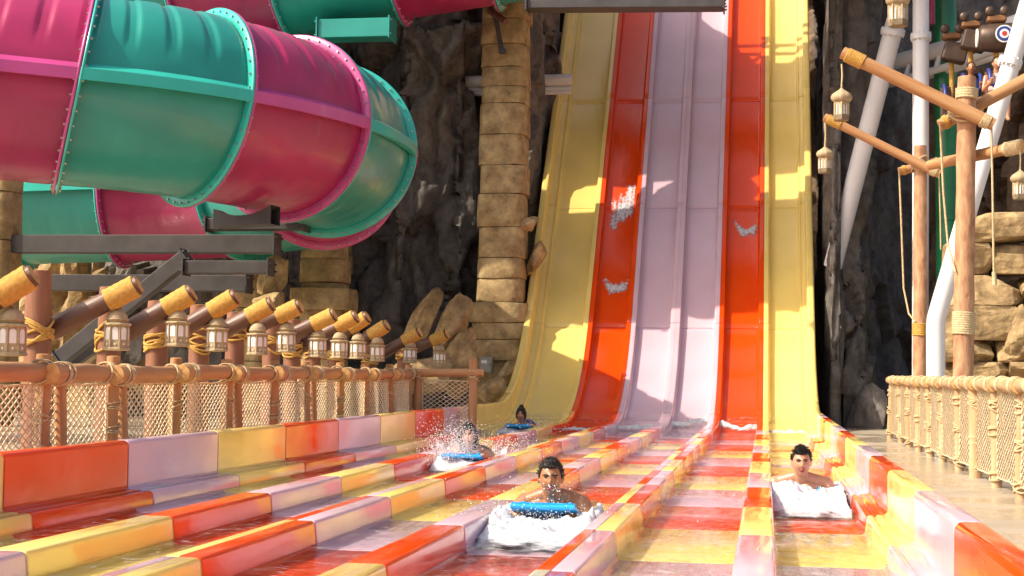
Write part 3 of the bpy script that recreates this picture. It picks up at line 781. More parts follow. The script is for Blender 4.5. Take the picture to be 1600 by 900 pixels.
for i in range(len(yr)-1):
    y0, y1 = yr[i], yr[i+1]
    o = log('rail', (XRF(y0)-.04, y0-.14, .99), (XRF(y1)-.02, y1+.14, 1.0), .07, .06, PLW, fr_, 230+i, rough=.08)
    Lr = y1-y0+.28
    for q in (.16, Lr*.56):
        l_ = bpy.data.objects.new('rope_lashing', ltr[(i+int(q*10)) % 4]); C.objects.link(l_); l_.parent = o; l_.location = (0, 0, q); l_.scale = (1.12, 1.12, 1)
    me = net_mesh('net', y1-y0-.1, .80, .12, .062, .0075, 40+i); o = bpy.data.objects.new('net', me); C.objects.link(o); o.parent = fr_; o.location = (XRF(y0)-XR, y0+.05-12, .10); o.rotation_euler = (0, 0, -math.atan(sl_))

# ------------------------------------------------------------------ masts with cross logs, ropes, hanging lanterns
def rope(name, pts, r, parent, m_='rope_pale'):
    mb = MB(); mb.tube(rel(parent, pts), r, 6); return mb.build(name, m_, parent)
XM = 2.66
YA, YB = XM/((1437-1198)/2400)/1.03, XM/((1505-1198)/2400)/1.03
def mast(label, px_top, py_top, px_b, Y, r, bars, wraps, seed):
    top = at(px_top, py_top, Y=Y); b = at(px_b, 580, Y=Y)
    root = empty('mast', (b.x, Y, DZ)); tag(root, label, 'mast', 'log masts on the deck')
    po = log('mast_pole', (b.x, Y, DZ), top, r*1.05, r*.95, ['mast_wood', 'log_end'], root, seed, rough=.05)
    for y0, y1, mm in wraps:
        z0, z1 = at(px_b, y1, Y=Y).z-DZ, at(px_b, y0, Y=Y).z-DZ; sub_wrap('rope_winding', z0, z1, r*1.03, mm, po, .016)
    for k, (xa, ya, Ya, xb, yb, Yb, rb, wl) in enumerate(bars):
        p0, p1 = at(xa, ya, Y=Ya), at(xb, yb, Y=Yb); o = log('cross_log', p0, p1, rb, rb*1.02, ['log_wood', 'log_end'], root, seed+k+1, rough=.05)
        L = (p1-p0).length
        sub_wrap('rope_winding', .06, wl, rb*1.02, 'rope_yellow', o, .013); sub_wrap('rope_winding', L-.16, L-.05, rb*1.02, 'rope_pale', o, .011)
        # cross lashing where it meets the pole
        t = (root.location.x-p0.x)/(p1.x-p0.x); c = p0.lerp(p1, t)
        l_ = bpy.data.objects.new('rope_lashing', lash_mesh('rope_lashing', r*1.12, .16, 'rope_pale', seed+k, .014, 5)); C.objects.link(l_); l_.parent = root; l_.location = Vector((root.location.x, Y, c.z))-root.location
    return root
ma = mast('slimmer log mast standing nearer the rock with one lantern arm', 1438, 228, 1437, YA, .11,
          [(1288, 183, YA-.17, 1468, 272, YA-.17, .075, .30), (1404, 268, YA+.17, 1470, 252, YA+.17, .07, .12)], [(505, 525, 'rope_yellow')], 300)
mbm = mast('thick log mast with rope winding and two crossed arms', 1511, 120, 1502, YB, .125,
           [(1316, 82, YB-.20, 1552, 195, YB-.20, .085, .30), (1468, 196, YB+.2, 1625, 112, YB+.2, .08, .12)], [(487, 523, 'rope_pale'), (138, 155, 'rope_pale')], 320)
p0 = at(1452, 258, Y=YB+.9); p1 = at(1598, 228, Y=YB-.4); rt = empty('cross_log', p0)
tag(rt, 'level log with white rope end reaching behind the thick mast', 'log', None)
o = log('log', p0, p1, .07, .075, LW, rt, 350); sub_wrap('rope_winding', (p1-p0).length-.28, (p1-p0).length-.02, .078, 'rope_pale', o, .016)
rope('hanging_rope', [at(1405, 268, Y=YA+.1), at(1408, 340, Y=YA+.1), at(1412, 450, Y=YA+.1), at(1420, 490, Y=YA+.05), at(1430, 503, Y=YA-.1)], .016, ma)
rope('hanging_rope', [at(1467, 270, Y=YA), at(1469, 330, Y=YA), at(1470, 390, Y=YA)], .012, ma)
rope('hanging_rope', [at(1469, 197, Y=YB+.1), at(1474, 300, Y=YB+.1), at(1481, 380, Y=YB+.1), at(1493, 425, Y=YB-.1)], .014, mbm)
rope('hanging_rope', [at(1549, 195, Y=YB-.2), at(1551, 300, Y=YB-.2), at(1553, 435, Y=YB-.2)], .014, mbm)
o = rope('rope_tassel', [at(1553, 425, Y=YB-.2), at(1553.5, 432, Y=YB-.2), at(1554, 446, Y=YB-.2)], .028, mbm)
hl = [(1315, 134, 55, YB-.2, 100, 'onion domed lantern hanging from the high arm of the thick mast'),
      (1289, 226, 45, YA-.17, 192, 'onion domed lantern hanging from the tip of the lower arm'),
      (1403, -22, 64, 19.0, -140, 'large onion domed lantern high beside the white leaning post'),
      (1594, 262, 50, YB-.42, 232, 'pale lantern hanging under the white rope end of the level log')]
op = onion_lantern()
for i, (px, py, hp, Y, rp, lab) in enumerate(hl):
    la = op if i == 0 else copy_tree(op)
    p = at(px, py, Y=Y); la.location = p; s_ = (p.z-at(px, py+hp, Y=Y).z)/.557; la.scale = (s_,)*3; la.rotation_euler = (0, 0, .2*i)
    tag(la, lab, 'lantern', 'lanterns hanging on the right')
for i, (px, py, hp, Y, rp, lab) in enumerate(hl):
    la = [o for o in bpy.data.objects if o.get('label') == lab][0]
    zt = (at(px, rp, Y=Y).z-la.location.z)/la.scale.x
    mb = MB(); mb.tube([(0, 0, -.02), (.01, 0, zt*.5), (0, 0, zt)], .014, 6); mb.build('cord', 'rope_pale', la)

# ------------------------------------------------------------------ white coaster supports, track, green pipe
def white_post(label, pts, r, flanges):
    root = empty('coaster_support', pts[0]); tag(root, label, 'support', 'white coaster supports')
    mb = MB(); mb.tube(rel(root, pts), r, 24); mb.build('pipe', 'white_steel', root)
    for p, q in flanges:
        d = (q-p).normalized(); mb = MB(); mb.tube(rel(root, [p-d*.05, p-d*.05+d*.001, p+d*.05, p+d*.051]), [r*.9, r*1.28, r*1.28, r*.9], 24, smooth=False)
        for k in range(14):
            a = d.orthogonal().normalized(); a.rotate(Quaternion(d, 2*math.pi*k/14)); c0 = p+a*r*1.14-root.location; mb.tube([c0-d*.08, c0+d*.08], .014, 6, smooth=False)
        mb.build('flange', 'white_steel', root)
    return root
YP = 33.0
white_post('leaning white steel support in front of dark rock', [at(1400, 30, Y=30.6), at(1301, 417, Y=31.6)], .185, [(at(1395, 50, Y=30.63), at(1397, 40, Y=30.6))])
white_post('upright white steel support behind the slimmer mast', [at(1439, -40, Y=30), at(1438, 590, Y=30), Vector((at(1438, 590, Y=30).x, 30, 0))], .155, [(at(1439, 58, Y=30), at(1439, 40, Y=30))])
white_post('white steel support bent at the foot, crossing behind the thick mast', [at(1612, -10, Y=25.5), at(1465, 490, Y=25.5), at(1463, 498, Y=25.5), at(1462, 510, Y=25.5), Vector((at(1462, 580, Y=25.5).x, 25.5, 0))], .15, [(at(1578, 98, Y=25.5), at(1582, 86, Y=25.5))])
tr = empty('coaster_track', at(1330, 108, Y=34)); tag(tr, 'white coaster track climbing behind the masts', 'coaster track')
A0, A1 = at(1325, 112, Y=34), at(1650, 10, Y=29)
mid = lambda t, dz=0, dx=0: A0.lerp(A1, t)+Vector((dx, 0, dz+.9*t*(t-1)*.6))
mb = MB(); mb.tube(rel(tr, [mid(k/12) for k in range(13)]), .16, 16); mb.build('spine', 'white_steel', tr)
for q, (dx, dz) in enumerate(((-.1, -.42), (.35, -.38))):
    mb = MB(); mb.tube(rel(tr, [mid(k/12, dz, dx) for k in range(13)]), .075, 12); mb.build('rail', 'white_steel', tr)
for k in range(7):
    t = .04+.15*k; c = mid(t); mb = MB()
    for dx, dz in ((-.1, -.42), (.35, -.38)): mb.tube(rel(tr, [c, mid(t, dz, dx)]), .05, 8)
    mb.build('track_tie', 'white_steel', tr)
tl = empty('coaster_track', at(735, 128, Y=35.2)); tag(tl, 'short run of white coaster track between rock and sandstone column', 'coaster track')
for nm, y_, r_ in (('spine', 127, .135), ('rail', 140, .055), ('rail', 146, .05)):
    mb = MB(); mb.tube(rel(tl, [at(690, y_+1, Y=35.6), at(730, y_+1, Y=33.9), at(893, y_-2, Y=33.9)]), r_, 14); mb.build(nm, 'white_steel', tl)
mb = MB(); mb.tube(rel(tl, [at(835, 128, Y=33.9), at(835, 141, Y=33.9)]), .05, 8); mb.build('track_tie', 'white_steel', tl)
gp = empty('green_pipe', (at(1478, 300, Y=32).x, 32, 0)); tag(gp, 'tall green pipe standing behind the masts', 'pipe')
mb = MB(); mb.tube(rel(gp, [at(1481, 345, Y=32), at(1479, 200, Y=32), at(1475, -60, Y=32)]), .235, 28); mb.tube(rel(gp, [Vector((at(1481, 345, Y=32).x, 32, 0)), at(1481, 346, Y=32)]), .235, 28); mb.build('pipe', 'green_pipe', gp)
mb = MB(); mb.tube(rel(gp, [at(1456, 38, Y=31.6), at(1456, -60, Y=31.6)]), .07, 10); mb.build('side_pipe', 'magenta_gel', gp)

# ------------------------------------------------------------------ stone wall on the right
sw = empty('stone_wall', (5, 27, 0)); tag(sw, 'tiered wall of rough sandstone blocks behind the masts', 'wall')
rng = random.Random(12); z = -.05; k = 0
tops = 3.95
for tier in range(8):
    h = rng.uniform(.42, .66); x = at(1432, 400, Y=28).x+.1*tier+rng.uniform(-.1, .15)
    if z+h > 4.3: break
    yoff = 28+.09*tier
    while x < 9.5:
        L = rng.uniform(.55, 1.7); hh = h*rng.uniform(.85, 1.1)
        o = boulder('stone_block', (x+L/2-5, yoff-27+rng.uniform(-.1, .1)+.35, z+hh/2), (L*.66, .75, hh*.68), 400+k, 'sand_rock', cuts=9, amp=.06, parent=sw, sub=4)
        # squarer: push towards a box
        for v in o.data.vertices:
            c = v.co
            c.x = math.copysign(min(abs(c.x)*1.25, L*.5), c.x); c.z = math.copysign(min(abs(c.z)*1.25, hh*.5), c.z)
        x += L-.03; k += 1
    z += h-.03
# ------------------------------------------------------------------ boulders
def bld(px, py, Y, size, seed, label, rx=0, ry=0, rz=0, m_='sand_rock'):
    o = boulder('boulder', at(px, py, Y=Y), size, seed, m_, (Matrix.Rotation(rz, 3, 'Z') @ Matrix.Rotation(ry, 3, 'Y') @ Matrix.Rotation(rx, 3, 'X')), sub=4)
    tag(o, label, 'rock', 'sandstone boulders'); return o
bld(664, 500, 28.6, (.28, .35, .78), 1, 'long sandstone slab tilted against the dark rock', ry=.55)
bld(703, 520, 28.2, (.36, .4, .85), 2, 'second sandstone slab leaning beside the tilted one', ry=.42)
bld(720, 565, 28.0, (.42, .4, .8), 3, 'sandstone lump at the foot of the leaning slabs', ry=.2)
bld(655, 585, 27.4, (.8, .5, .5), 4, 'low wide boulder behind the fence corner', ry=.1)
bld(800, 585, 30.2, (.32, .4, .45), 5, 'pale boulder between the fence end and the drop', ry=.5)
bld(770, 610, 29.0, (.55, .5, .35), 6, 'flat boulder lying behind the slide wall')
bld(826, 350, 31.0, (.20, .3, .26), 7, 'small sandstone spur on the side of the tall column', ry=.8)
bld(838, 402, 31.3, (.22, .35, .55), 8, 'pointed sandstone wedge between tall column and drop', ry=.35)
bld(432, 425, 28.6, (.34, .4, .62), 9, 'orange sandstone crag under the end of the steel beams', ry=.2)
bld(425, 480, 28.4, (.42, .4, .34), 10, 'pale sandstone ledge below the orange crag')
bld(1358, 650, 31.6, (.55, .8, .8), 11, 'dark boulder at the mouth of the shaded cave', m_='dark_rock')
bld(1590, 520, 26.6, (.22, .3, .55), 13, 'bright boulder standing in front of the stone wall', ry=.2)
# electrical box
eb = empty('electrical_box', at(760, 570, Y=30.4)); tag(eb, 'small grey electrical box on the foot of the tall column', 'box')
mb = MB(); mb.box((0, 0, 0), (.27, .15, .33), bevel=.012); mb.build('box_body', 'box_grey', eb)
mb = MB(); mb.box((0, -.085, 0), (.24, .014, .30), bevel=.005); dr_ = mb.build('door', 'box_grey', eb)
mb = MB(); mb.box((-.03, -.096, .06), (.11, .008, .06)); mb.build('label_plate', 'lantern_pane', dr_)
mb = MB(); mb.box((.09, -.097, 0), (.015, .012, .05)); mb.build('latch', 'grey_steel', dr_)
# thin black pipe on the tall column
bp_ = empty('pipe_bracket', at(775, 40, Y=30.55)); tag(bp_, 'thin dark pipe bracket at the top of the tall column', 'bracket')
mb = MB(); mb.tube(rel(bp_, [at(767, 10, Y=30.55), at(775, 30, Y=30.55), at(784, 80, Y=30.55)]), .05, 8); mb.build('arm', 'grey_steel', bp_)
mb = MB(); mb.tube(rel(bp_, [at(765, 16, Y=30.5), at(790, 34, Y=30.3)]), .07, 10); mb.build('pipe_stub', 'log_dark', bp_)
mb = MB(); mb.box(at(785, 80, Y=30.55)-bp_.location, (.14, .1, .1), bevel=.01); mb.build('clamp', 'grey_steel', bp_)

# ------------------------------------------------------------------ people
def head_parts(mb, c, s=1.0, turn=0.0, open_mouth=False, wide=1.0):
    """a head with brow, nose, sockets, lips, chin and ears, looking to -y; 0.235 m high at s=1"""
    c = Vector(c); rows = []; n, nr = 72, 54
    Mt = Matrix.Rotation(turn, 3, 'Z')
    def g(d, q, w_): return math.exp(-((d.x-q[0])**2+(d.z-q[1])**2)/(w_*w_)) if d.y < 0 else 0
    for i in range(nr+1):
        th = math.pi*i/nr; row = []
        for k in range(n):
            a = 2*math.pi*k/n; d = Vector((math.sin(th)*math.cos(a), math.sin(th)*math.sin(a), -math.cos(th)))
            low = max(0, -d.z); x = d.x*.077*wide*(1-(.30 if wide < 1 else .22)*low**1.5); y = d.y*.097*(1-.12*low); z = d.z*.118
            if d.y < 0: y *= .93
            p = Vector((x, y, z)); f = 0
            f += .030*math.exp(-(d.x/.13)**2)*math.exp(-((d.z+.20)/.13)**2)*(d.y < 0)
            f += .014*math.exp(-(d.x/.09)**2)*math.exp(-((d.z-.02)/.2)**2)*(d.y < 0)
            f += .007*math.exp(-((d.z-.22)/.10)**2)*math.exp(-(d.x/.5)**2)*(d.y < 0)
            f -= .013*(g(d, (.36, .06), .17)+g(d, (-.36, .06), .17))
            f += .008*(g(d, (.5, -.22), .22)+g(d, (-.5, -.22), .22))
            f += .007*math.exp(-(d.x/.26)**2)*(math.exp(-((d.z+.43)/.05)**2)+math.exp(-((d.z+.60)/.055)**2))*(d.y < 0)
            f -= (.016 if open_mouth else .006)*math.exp(-(d.x/.22)**2)*math.exp(-((d.z+.515)/(.06 if open_mouth else .03))**2)*(d.y < 0)
            f += .014*math.exp(-(d.x/.30)**2)*math.exp(-((d.z+.86)/.16)**2)*(d.y < .1)
            p.y -= f
            row.append(c+Mt @ (p*s))
        rows.append(row)
    mb.grid(rows, close_v=True)
    for sg in (-1, 1):
        mb.ball(c+Mt @ (Vector((sg*.078, .008, -.004))*s), (.012*s, .022*s, .034*s), 12, 8)
def person(name, loc, label, skin, hz=.40, cat='person', hair='short', open_mouth=False, turn=0.0, arms='grip', lift=0.0, shirt=None, vox=.0058, shorts='shorts_navy', build=1.0, wide=1.0, mess=1.0):
    root = empty(name, loc); tag(root, label, cat)
    mb = MB(); hc = Vector((0, 0, hz))
    b = build; sh = hz-.20+lift
    mb_h = hc
    head_parts(mb, hc, 1.0, turn, open_mouth, wide)
    def limb(pts, rad): 
        mb.tube(pts, rad, 18); mb.ball(pts[0], rad[0], 14, 10); mb.ball(pts[-1], rad[-1], 14, 10)
    limb([hc+Vector((0, .035, -.06)), hc+Vector((0, .075, -.13)), Vector((0, .13, sh+.005))], [.055, .057, .066])
    # trapezius, chest, waist, hips, tapering; lying towards +y
    mb.ball((0, .15, sh-.03), (.17*b, .10, .085), 22, 14)
    for sg in (-1, 1):
        mb.ball((sg*.075, .09, sh-.075), (.088*b, .075, .075), 16, 12)
        limb([Vector((sg*.06, .09, sh+.025)), Vector((sg*.16*b, .13, sh-.02))], [.045, .055])
    mb.tube([(0, .14, sh-.06), (0, .32, sh-.10), (0, .52, .09), (0, .70, .07), (0, .84, .06)], [.125, .135, .115, .125, .11], 22)
    mb.ball((0, .30, sh-.09), (.165*b, .2, .11), 20, 14); mb.ball((0, .74, .07), (.16, .15, .10), 20, 14)
    for sg in (-1, 1):
        limb([Vector((sg*.085, .80, .07)), Vector((sg*.10, 1.22, .06)), Vector((sg*.11, 1.58, .07)), Vector((sg*.11, 1.66, .05))], [.082, .058, .036, .034])
        limb([Vector((sg*.11, 1.66, .05)), Vector((sg*.12, 1.80, .03))], [.034, .022])
        S_ = Vector((sg*.185*b, .13, sh-.035))
        if arms == 'grip': E = Vector((sg*.25, .03, .10)); W_ = Vector((sg*.215, -.14, .15))
        else: E = Vector((sg*.235, .10, .04)); W_ = Vector((sg*.19, -.12, .055))
        limb([S_, S_.lerp(E, .5)+Vector((sg*.01, 0, 0)), E], [.064, .052, .043]); limb([E, E.lerp(W_, .4), W_], [.043, .042, .028])
        # palm and five curled fingers over the mat's front edge
        pd = (Vector((sg*.19, -.215, W_.z+.005))-W_).normalized(); palm = W_+pd*.045
        mb.tube([W_, palm, palm+pd*.04], [.027, .036, .034], 12); mb.ball(palm+pd*.04, (.036, .03, .018), 12, 8)
        kb = palm+pd*.055
        for q, (ox, ln) in enumerate(((-.03, .036), (-.010, .042), (.010, .040), (.030, .031))):
            k0 = kb+Vector((ox, 0, .004)); k1 = k0+pd*ln*.9+Vector((0, 0, .004)); k2 = k1+Vector((0, -.012, -.028))*(ln/.04); k3 = k2+Vector((0, .012, -.020))
            mb.tube([k0, k1, k2, k3], [.0095, .009, .0085, .0075], 8); mb.ball(k3, .0075, 8, 6)
        t0 = palm+Vector((-sg*.032, .0, 0)); t1 = t0+Vector((-sg*.022, -.026, -.004)); t2 = t1+Vector((-sg*.004, -.024, -.012)); mb.tube([t0, t1, t2], [.012, .0105, .0085], 8); mb.ball(t2, .0085, 8, 6)
    o = mb.build('body', skin, root)
    rm = o.modifiers.new('r', 'REMESH'); rm.mode = 'VOXEL'; rm.voxel_size = vox; rm.use_smooth_shade = True
    sm = o.modifiers.new('s', 'SMOOTH'); sm.iterations = 3; sm.factor = .5
    dg = bpy.context.evaluated_depsgraph_get(); me = bpy.data.meshes.new_from_object(o.evaluated_get(dg)); o.modifiers.clear(); o.data = me
    if not me.materials: me.materials.append(MATS[skin])
    Mt = Matrix.Rotation(turn, 3, 'Z')
    def H(x, y, z): return hc+Mt @ Vector((x, y, z))
    # hair
    mb = MB(); rows = []; n, nr = 64, 30; rng = random.Random(len(label))
    for i in range(nr+1):
        row = []
        for k in range(n):
            a = 2*math.pi*k/n; fr = max(0, -math.sin(a))
            # lowest polar angle of the hairline: high on the forehead, low at the nape
            fq = min(1, max(0, (fr-.30)/.30)); fq = fq*fq*(3-2*fq); lim = math.pi*(.515+.10*max(0, math.sin(a))-.20*fq+.03*noise.noise((a*5, 0, 3))) if hair == 'short' else math.pi*(.33+.50*(1-fr)**.8)
            th = lim*i/nr
            d = Vector((math.sin(th)*math.cos(a), math.sin(th)*math.sin(a), math.cos(th)))
            thk = (1.075+.05*d.z+.10*fbm(d*10, 3)+.09*fbm(d*26, 2)) if hair == 'short' else (1.15+.10*fbm(d*7, 3))
            if i == nr: thk = .97
            elif i == nr-1: thk = min(thk, 1.05)
            row.append(H(d.x*.077*thk, d.y*.096*thk+.002, d.z*.117*thk))
        rows.append(row)
    mb.grid(rows, close_v=True, flip=True)
    for sg in (-1, 1):   # brows
        mb.tube([H(sg*.012, -.094, .020), H(sg*.030, -.090, .026), H(sg*.050, -.075, .021)], [.0045, .006, .003], 6)
    for _ in range(520 if hair == 'short' else 260):
        a = rng.uniform(0, 2*math.pi); fr = max(0, -math.sin(a)); th = rng.uniform(.02, .46 if fr < .3 else .31)*math.pi
        d = Vector((math.sin(th)*math.cos(a), math.sin(th)*math.sin(a), math.cos(th))); b0 = Vector((d.x*.079, d.y*.099, d.z*.121))
        g_ = Vector((rng.gauss(0, .5), rng.gauss(-.35, .5), rng.gauss(.1, .4))); tip_ = b0+(d*.8+g_).normalized()*rng.uniform(.010, .024)*mess
        mb.tube([H(*b0), H(*(b0.lerp(tip_, .5)+d*.003)), H(*tip_)], [.0042, .0032, .0008], 5)
    if hair == 'long':
        for sg in (-1, 1):
            mb.tube([H(sg*.07, .01, .04), H(sg*.085, .02, -.06), H(sg*.075, .05, -.16)], [.03, .034, .015], 10)
    if hair == 'bun': mb.ball(H(0, .03, .135), (.042, .042, .036), 14, 10)
    mb.build('hair', 'hair_black', root)
    for sg in (-1, 1):
        mb = MB(); mb.ball(H(sg*.0285, -.0795, .011), (.0115, .007, .0036), 12, 8); mb.build('eye', 'eye_dark', root)
    mb = MB(); mb.ball(H(0, -.089, -.063), (.021, .012, .018) if open_mouth else (.022, .010, .006), 14, 8); mb.build('mouth', 'mouth_red', root)
    if shirt:
        mb = MB(); mb.tube([(0, .17, sh-.06), (0, .32, sh-.10), (0, .52, .09), (0, .76, .07)], [.165, .172, .15, .16], 24); mb.build('swimsuit', shirt, root)
    else:
        mb = MB(); mb.tube([(0, .60, .085), (0, .70, .075), (0, .84, .065), (0, .90, .06)], [.15, .172, .172, .16], 24); so_ = mb.build('shorts', shorts, root); so_.scale = (1, 1, .66); so_.location = (0, 0, .018)
    return root
def mat_board(loc, label, w_=.44, L=1.05, tilt=.0):
    """foam riding mat with upturned front"""
    root = empty('riding_mat', loc); tag(root, label, 'mat', 'blue riding mats')
    mb = MB(); rows = []; n = 22
    for i in range(n+1):
        t = i/n; y = -.30+L*t; up = .10*max(0, 1-t/.28)**1.6+tilt*(1-t)
        row = []
        for x, z in ((-w_/2, 0), (-w_/2+.012, .016), (-w_/4, .018), (0, .018), (w_/4, .018), (w_/2-.012, .016), (w_/2, 0), (w_/2-.012, -.016), (0, -.018), (-w_/2+.012, -.016)):
            row.append(Vector((x*(1-.06*max(0, 1-t/.1)), y-.05*max(0, 1-t/.2), up+z)))
        rows.append(row)
    mb.grid(rows, close_v=True); mb.add(rows[0], [tuple(range(10))], 0, False); mb.add(rows[-1], [tuple(range(9, -1, -1))], 0, False)
    # rolled nose
    mb.tube([rows[0][0]+Vector((.004, -.002, -.008)), rows[0][3]+Vector((0, -.004, -.03)), rows[0][6]+Vector((-.004, -.002, -.008))], .017, 12)
    mb.build('mat_body', 'mat_blue', root)
    for sg in (-1, 1):
        mb = MB(); mb.tube([(sg*.15, -.18, .075), (sg*.15, -.17, .12), (sg*.15, -.10, .11), (sg*.15, -.09, .05)], .012, 8); mb.build('handle', 'mat_blue', root)
    return root
def lane_at(px, py_water, lane):
    x = (LANE[lane][0]+LANE[lane][1])/2; y = at(px, py_water, X=x).y; return Vector((x, y, 0))
P1 = lane_at(860, 800, 3); P4 = Vector((at(1252, 740, Y=13.2).x, 13.2, 0)); P2 = lane_at(731, 720, 1); P3 = lane_at(814, 665, 0)
person('person', P1+Vector((0, 0, .0)), 'man with short black hair gripping a blue mat, foam bursting ahead', 'skin_tan', hz=.368, lift=.06, turn=.10, wide=.96)
mat_board(P1+Vector((0, 0, .10)), 'blue riding mat under the short haired man, nose up', tilt=.02)
person('person', P4, 'bare chested man with open mouth behind a wall of white foam', 'skin_light', hz=.325, open_mouth=True, lift=.045, turn=.06, arms='low', build=1.15, wide=1.05, mess=1.7)
mat_board(P4+Vector((0, .14, -.005)), 'blue riding mat buried in foam below the bare chested man')
person('person', P2, 'person with long wet dark hair hidden behind flying spray', 'skin_light', hz=.37, hair='long', shirt='hair_black', turn=.15, lift=.02)
mat_board(P2+Vector((0, 0, .07)), 'blue riding mat under the spray covered rider', w_=.46)
person('person', P3, 'person with dark hair in a bun coming off the yellow drop', 'skin_light', hz=.33, hair='bun', shirt='shirt_blue', arms='grip')
mat_board(P3+Vector((0, 0, .06)), 'blue riding mat of the rider below the yellow drop')

# ------------------------------------------------------------------ foam and spray
ICO = None
def droplets(name, label, pts, m_='droplet'):
    global ICO
    if ICO is None:
        bm = bmesh.new(); bmesh.ops.create_icosphere(bm, subdivisions=1, radius=1); ICO = ([v.co.copy() for v in bm.verts], [tuple(v.index for v in f.verts) for f in bm.faces]); bm.free()
    mb = MB()
    for p, r in pts: mb.add([Vector(p)+v*r for v in ICO[0]], ICO[1])
    o = mb.build(name, m_); o['kind'] = 'stuff'; tag(o, label, 'spray'); return o
def foam(name, label, c, x0, x1, y0, y1, env, seed, res=.013):
    """froth heap: soft billows, thinning to nothing at its rim"""
    mb = MB(); nx, ny = int((x1-x0)/res), int((y1-y0)/res); rows = []; fv = []
    for j in range(ny+1):
        y = y0+(y1-y0)*j/ny; row = []
        for i in range(nx+1):
            x = x0+(x1-x0)*i/nx; e = env(x, y)
            q = Vector((x*6, y*6, seed)); d, _ = noise.voronoi(q); d2, _ = noise.voronoi(q*2.3)
            h = e*(.80+.42*fbm((x*4, y*4, seed), 4)+.45*(.45-d[0])+.32*(.45-d2[0])+.10*fbm((x*30, y*30, seed), 2)) if e > 0 else 0
            row.append(Vector((c[0]+x, c[1]+y, max(.0, h)+.012+.03*sm(0, .03, e))))
            rim = min(1, (x-x0)/.03, (x1-x)/.03)
            fv.append(.9*sm(.0, .012, e)*(.6+.4*rim))
        rows.append(row)
    mb.grid(rows); o = mb.build(name, 'froth'); o['kind'] = 'stuff'; tag(o, label, 'foam'); set_froth(o, fv); return o
def sm(a, b, x):
    t = min(1, max(0, (x-a)/(b-a))); return t*t*(3-2*t)
lw = .33
# man in lane four: churning heap ahead of the mat and up against both dividers
def env1(x, y):
    side = sm(.36, .30, abs(x)); hump = (.25*sm(-1.0, -.7, y+.2*x+.22*fbm((x*4, y*2, 2), 3))+.75*sm(-.85, -.30, y+.12*fbm((x*6, y*3, 7), 3)))*sm(.75, .05, y)
    v = .125*hump*(1-.25*math.exp(-((x-.12)/.16)**2))+.055*sm(.18, .32, abs(x))*sm(-.9, -.2, y)*sm(1.2, .2, y)
    hole = 1-.85*sm(.27, .18, abs(x))*sm(-.32, -.18, y)
    return side*v*hole
foam('foam', 'white foam heaped up ahead of the short haired man', P1, -.345, .345, -1.5, 1.2, env1, 3)
def env4(x, y):
    base = sm(-1.72+.08*noise.noise((x*6, 0, 1)), -1.5, y)*sm(1.0, .1, y); v = (.03+.105*sm(-1.15, -.40, y))*(.9+.35*fbm((x*5, y*3, 2), 3))
    return base*v*(1-.8*sm(.24, .16, abs(x))*sm(-.25, -.1, y))
foam('foam', 'broad white foam sheet pushed ahead of the bare chested man', (.345, P4.y, 0), -.29, .28, -2.1, .9, env4, 8)
def env2(x, y): return .11*sm(.34, .28, abs(x))*sm(-.6, -.2, y)*sm(2.2, .1, y)*(1-.8*sm(.26, .18, abs(x))*sm(-.3, -.15, y)*sm(1.6, 1.2, y))
foam('foam', 'white foam round the spray covered rider', P2, -.34, .34, -.8, 2.4, env2, 5)
def env3(x, y): return .10*sm(.4, .3, abs(x))*sm(-.5, -.15, y)*sm(1.6, .1, y)*(1-.8*sm(.26, .18, abs(x))*sm(-.3, -.15, y))
foam('foam', 'white foam round the rider below the yellow drop', P3, -.4, .4, -.7, 1.8, env3, 6)
def flecks(label, c, x0, x1, y0, y1, seed):
    mb = MB(); rows = []; fv = []
    for j in range(90):
        y = y0+(y1-y0)*j/89; row = []
        for k in range(50):
            x = x0+(x1-x0)*k/49; t = j/89
            row.append(Vector((c[0]+x, c[1]+y, .058+.006*noise.noise((x*9, y*9, seed))))); fv.append(.46*t*(1+.9*fbm((x*5, y*3, seed), 3)))
        rows.append(row)
    mb.grid(rows); o = mb.build('foam', 'froth'); o['kind'] = 'stuff'; set_froth(o, fv); tag(o, label, 'foam')
flecks('torn froth flecks drifting ahead of the short haired man', P1, -.33, .33, -1.7, -.75, 4)
flecks('thin froth ahead of the broad foam sheet', (.345, P4.y, 0), -.28, .29, -2.1, -1.4, 6)
# foam lines where the lanes meet the level water
rg = random.Random(21)
for i, (x0, x1) in enumerate(LANE):
    if i == 0: continue
    yc = {1: 26.6, 2: 27.6, 3: 28.3, 4: 28.0, 5: 27.2}[i]; w2 = (x1-x0)/2-.01; mb = MB(); rows = []; fv = []
    for j in range(61):
        y = -1.3+2.0*j/60; row = []
        for k in range(30):
            x = -w2+2*w2*k/29; yy = y+.28*fbm((x*2.3, i*3.1, 4), 3); e = math.exp(-(yy/.16)**2)+.45*sm(-1.2, -.1, yy)*sm(.2, 0, yy)
            row.append(onslide((x0+x1)/2+x, .05+.05*e*(.6+.7*fbm((x*7, y*7, i), 3)), yc+y)); fv.append(.56*min(1, e))
        rows.append(row)
    mb.grid(rows); o = mb.build('foam', 'froth'); o['kind'] = 'stuff'; set_froth(o, fv)
    tag(o, 'white foam line at the foot of the ' + ['', 'left red lane', 'lavender lane next to the left red lane', 'lavender lane next to the right red lane', 'right red lane', 'right yellow lane'][i], 'foam')
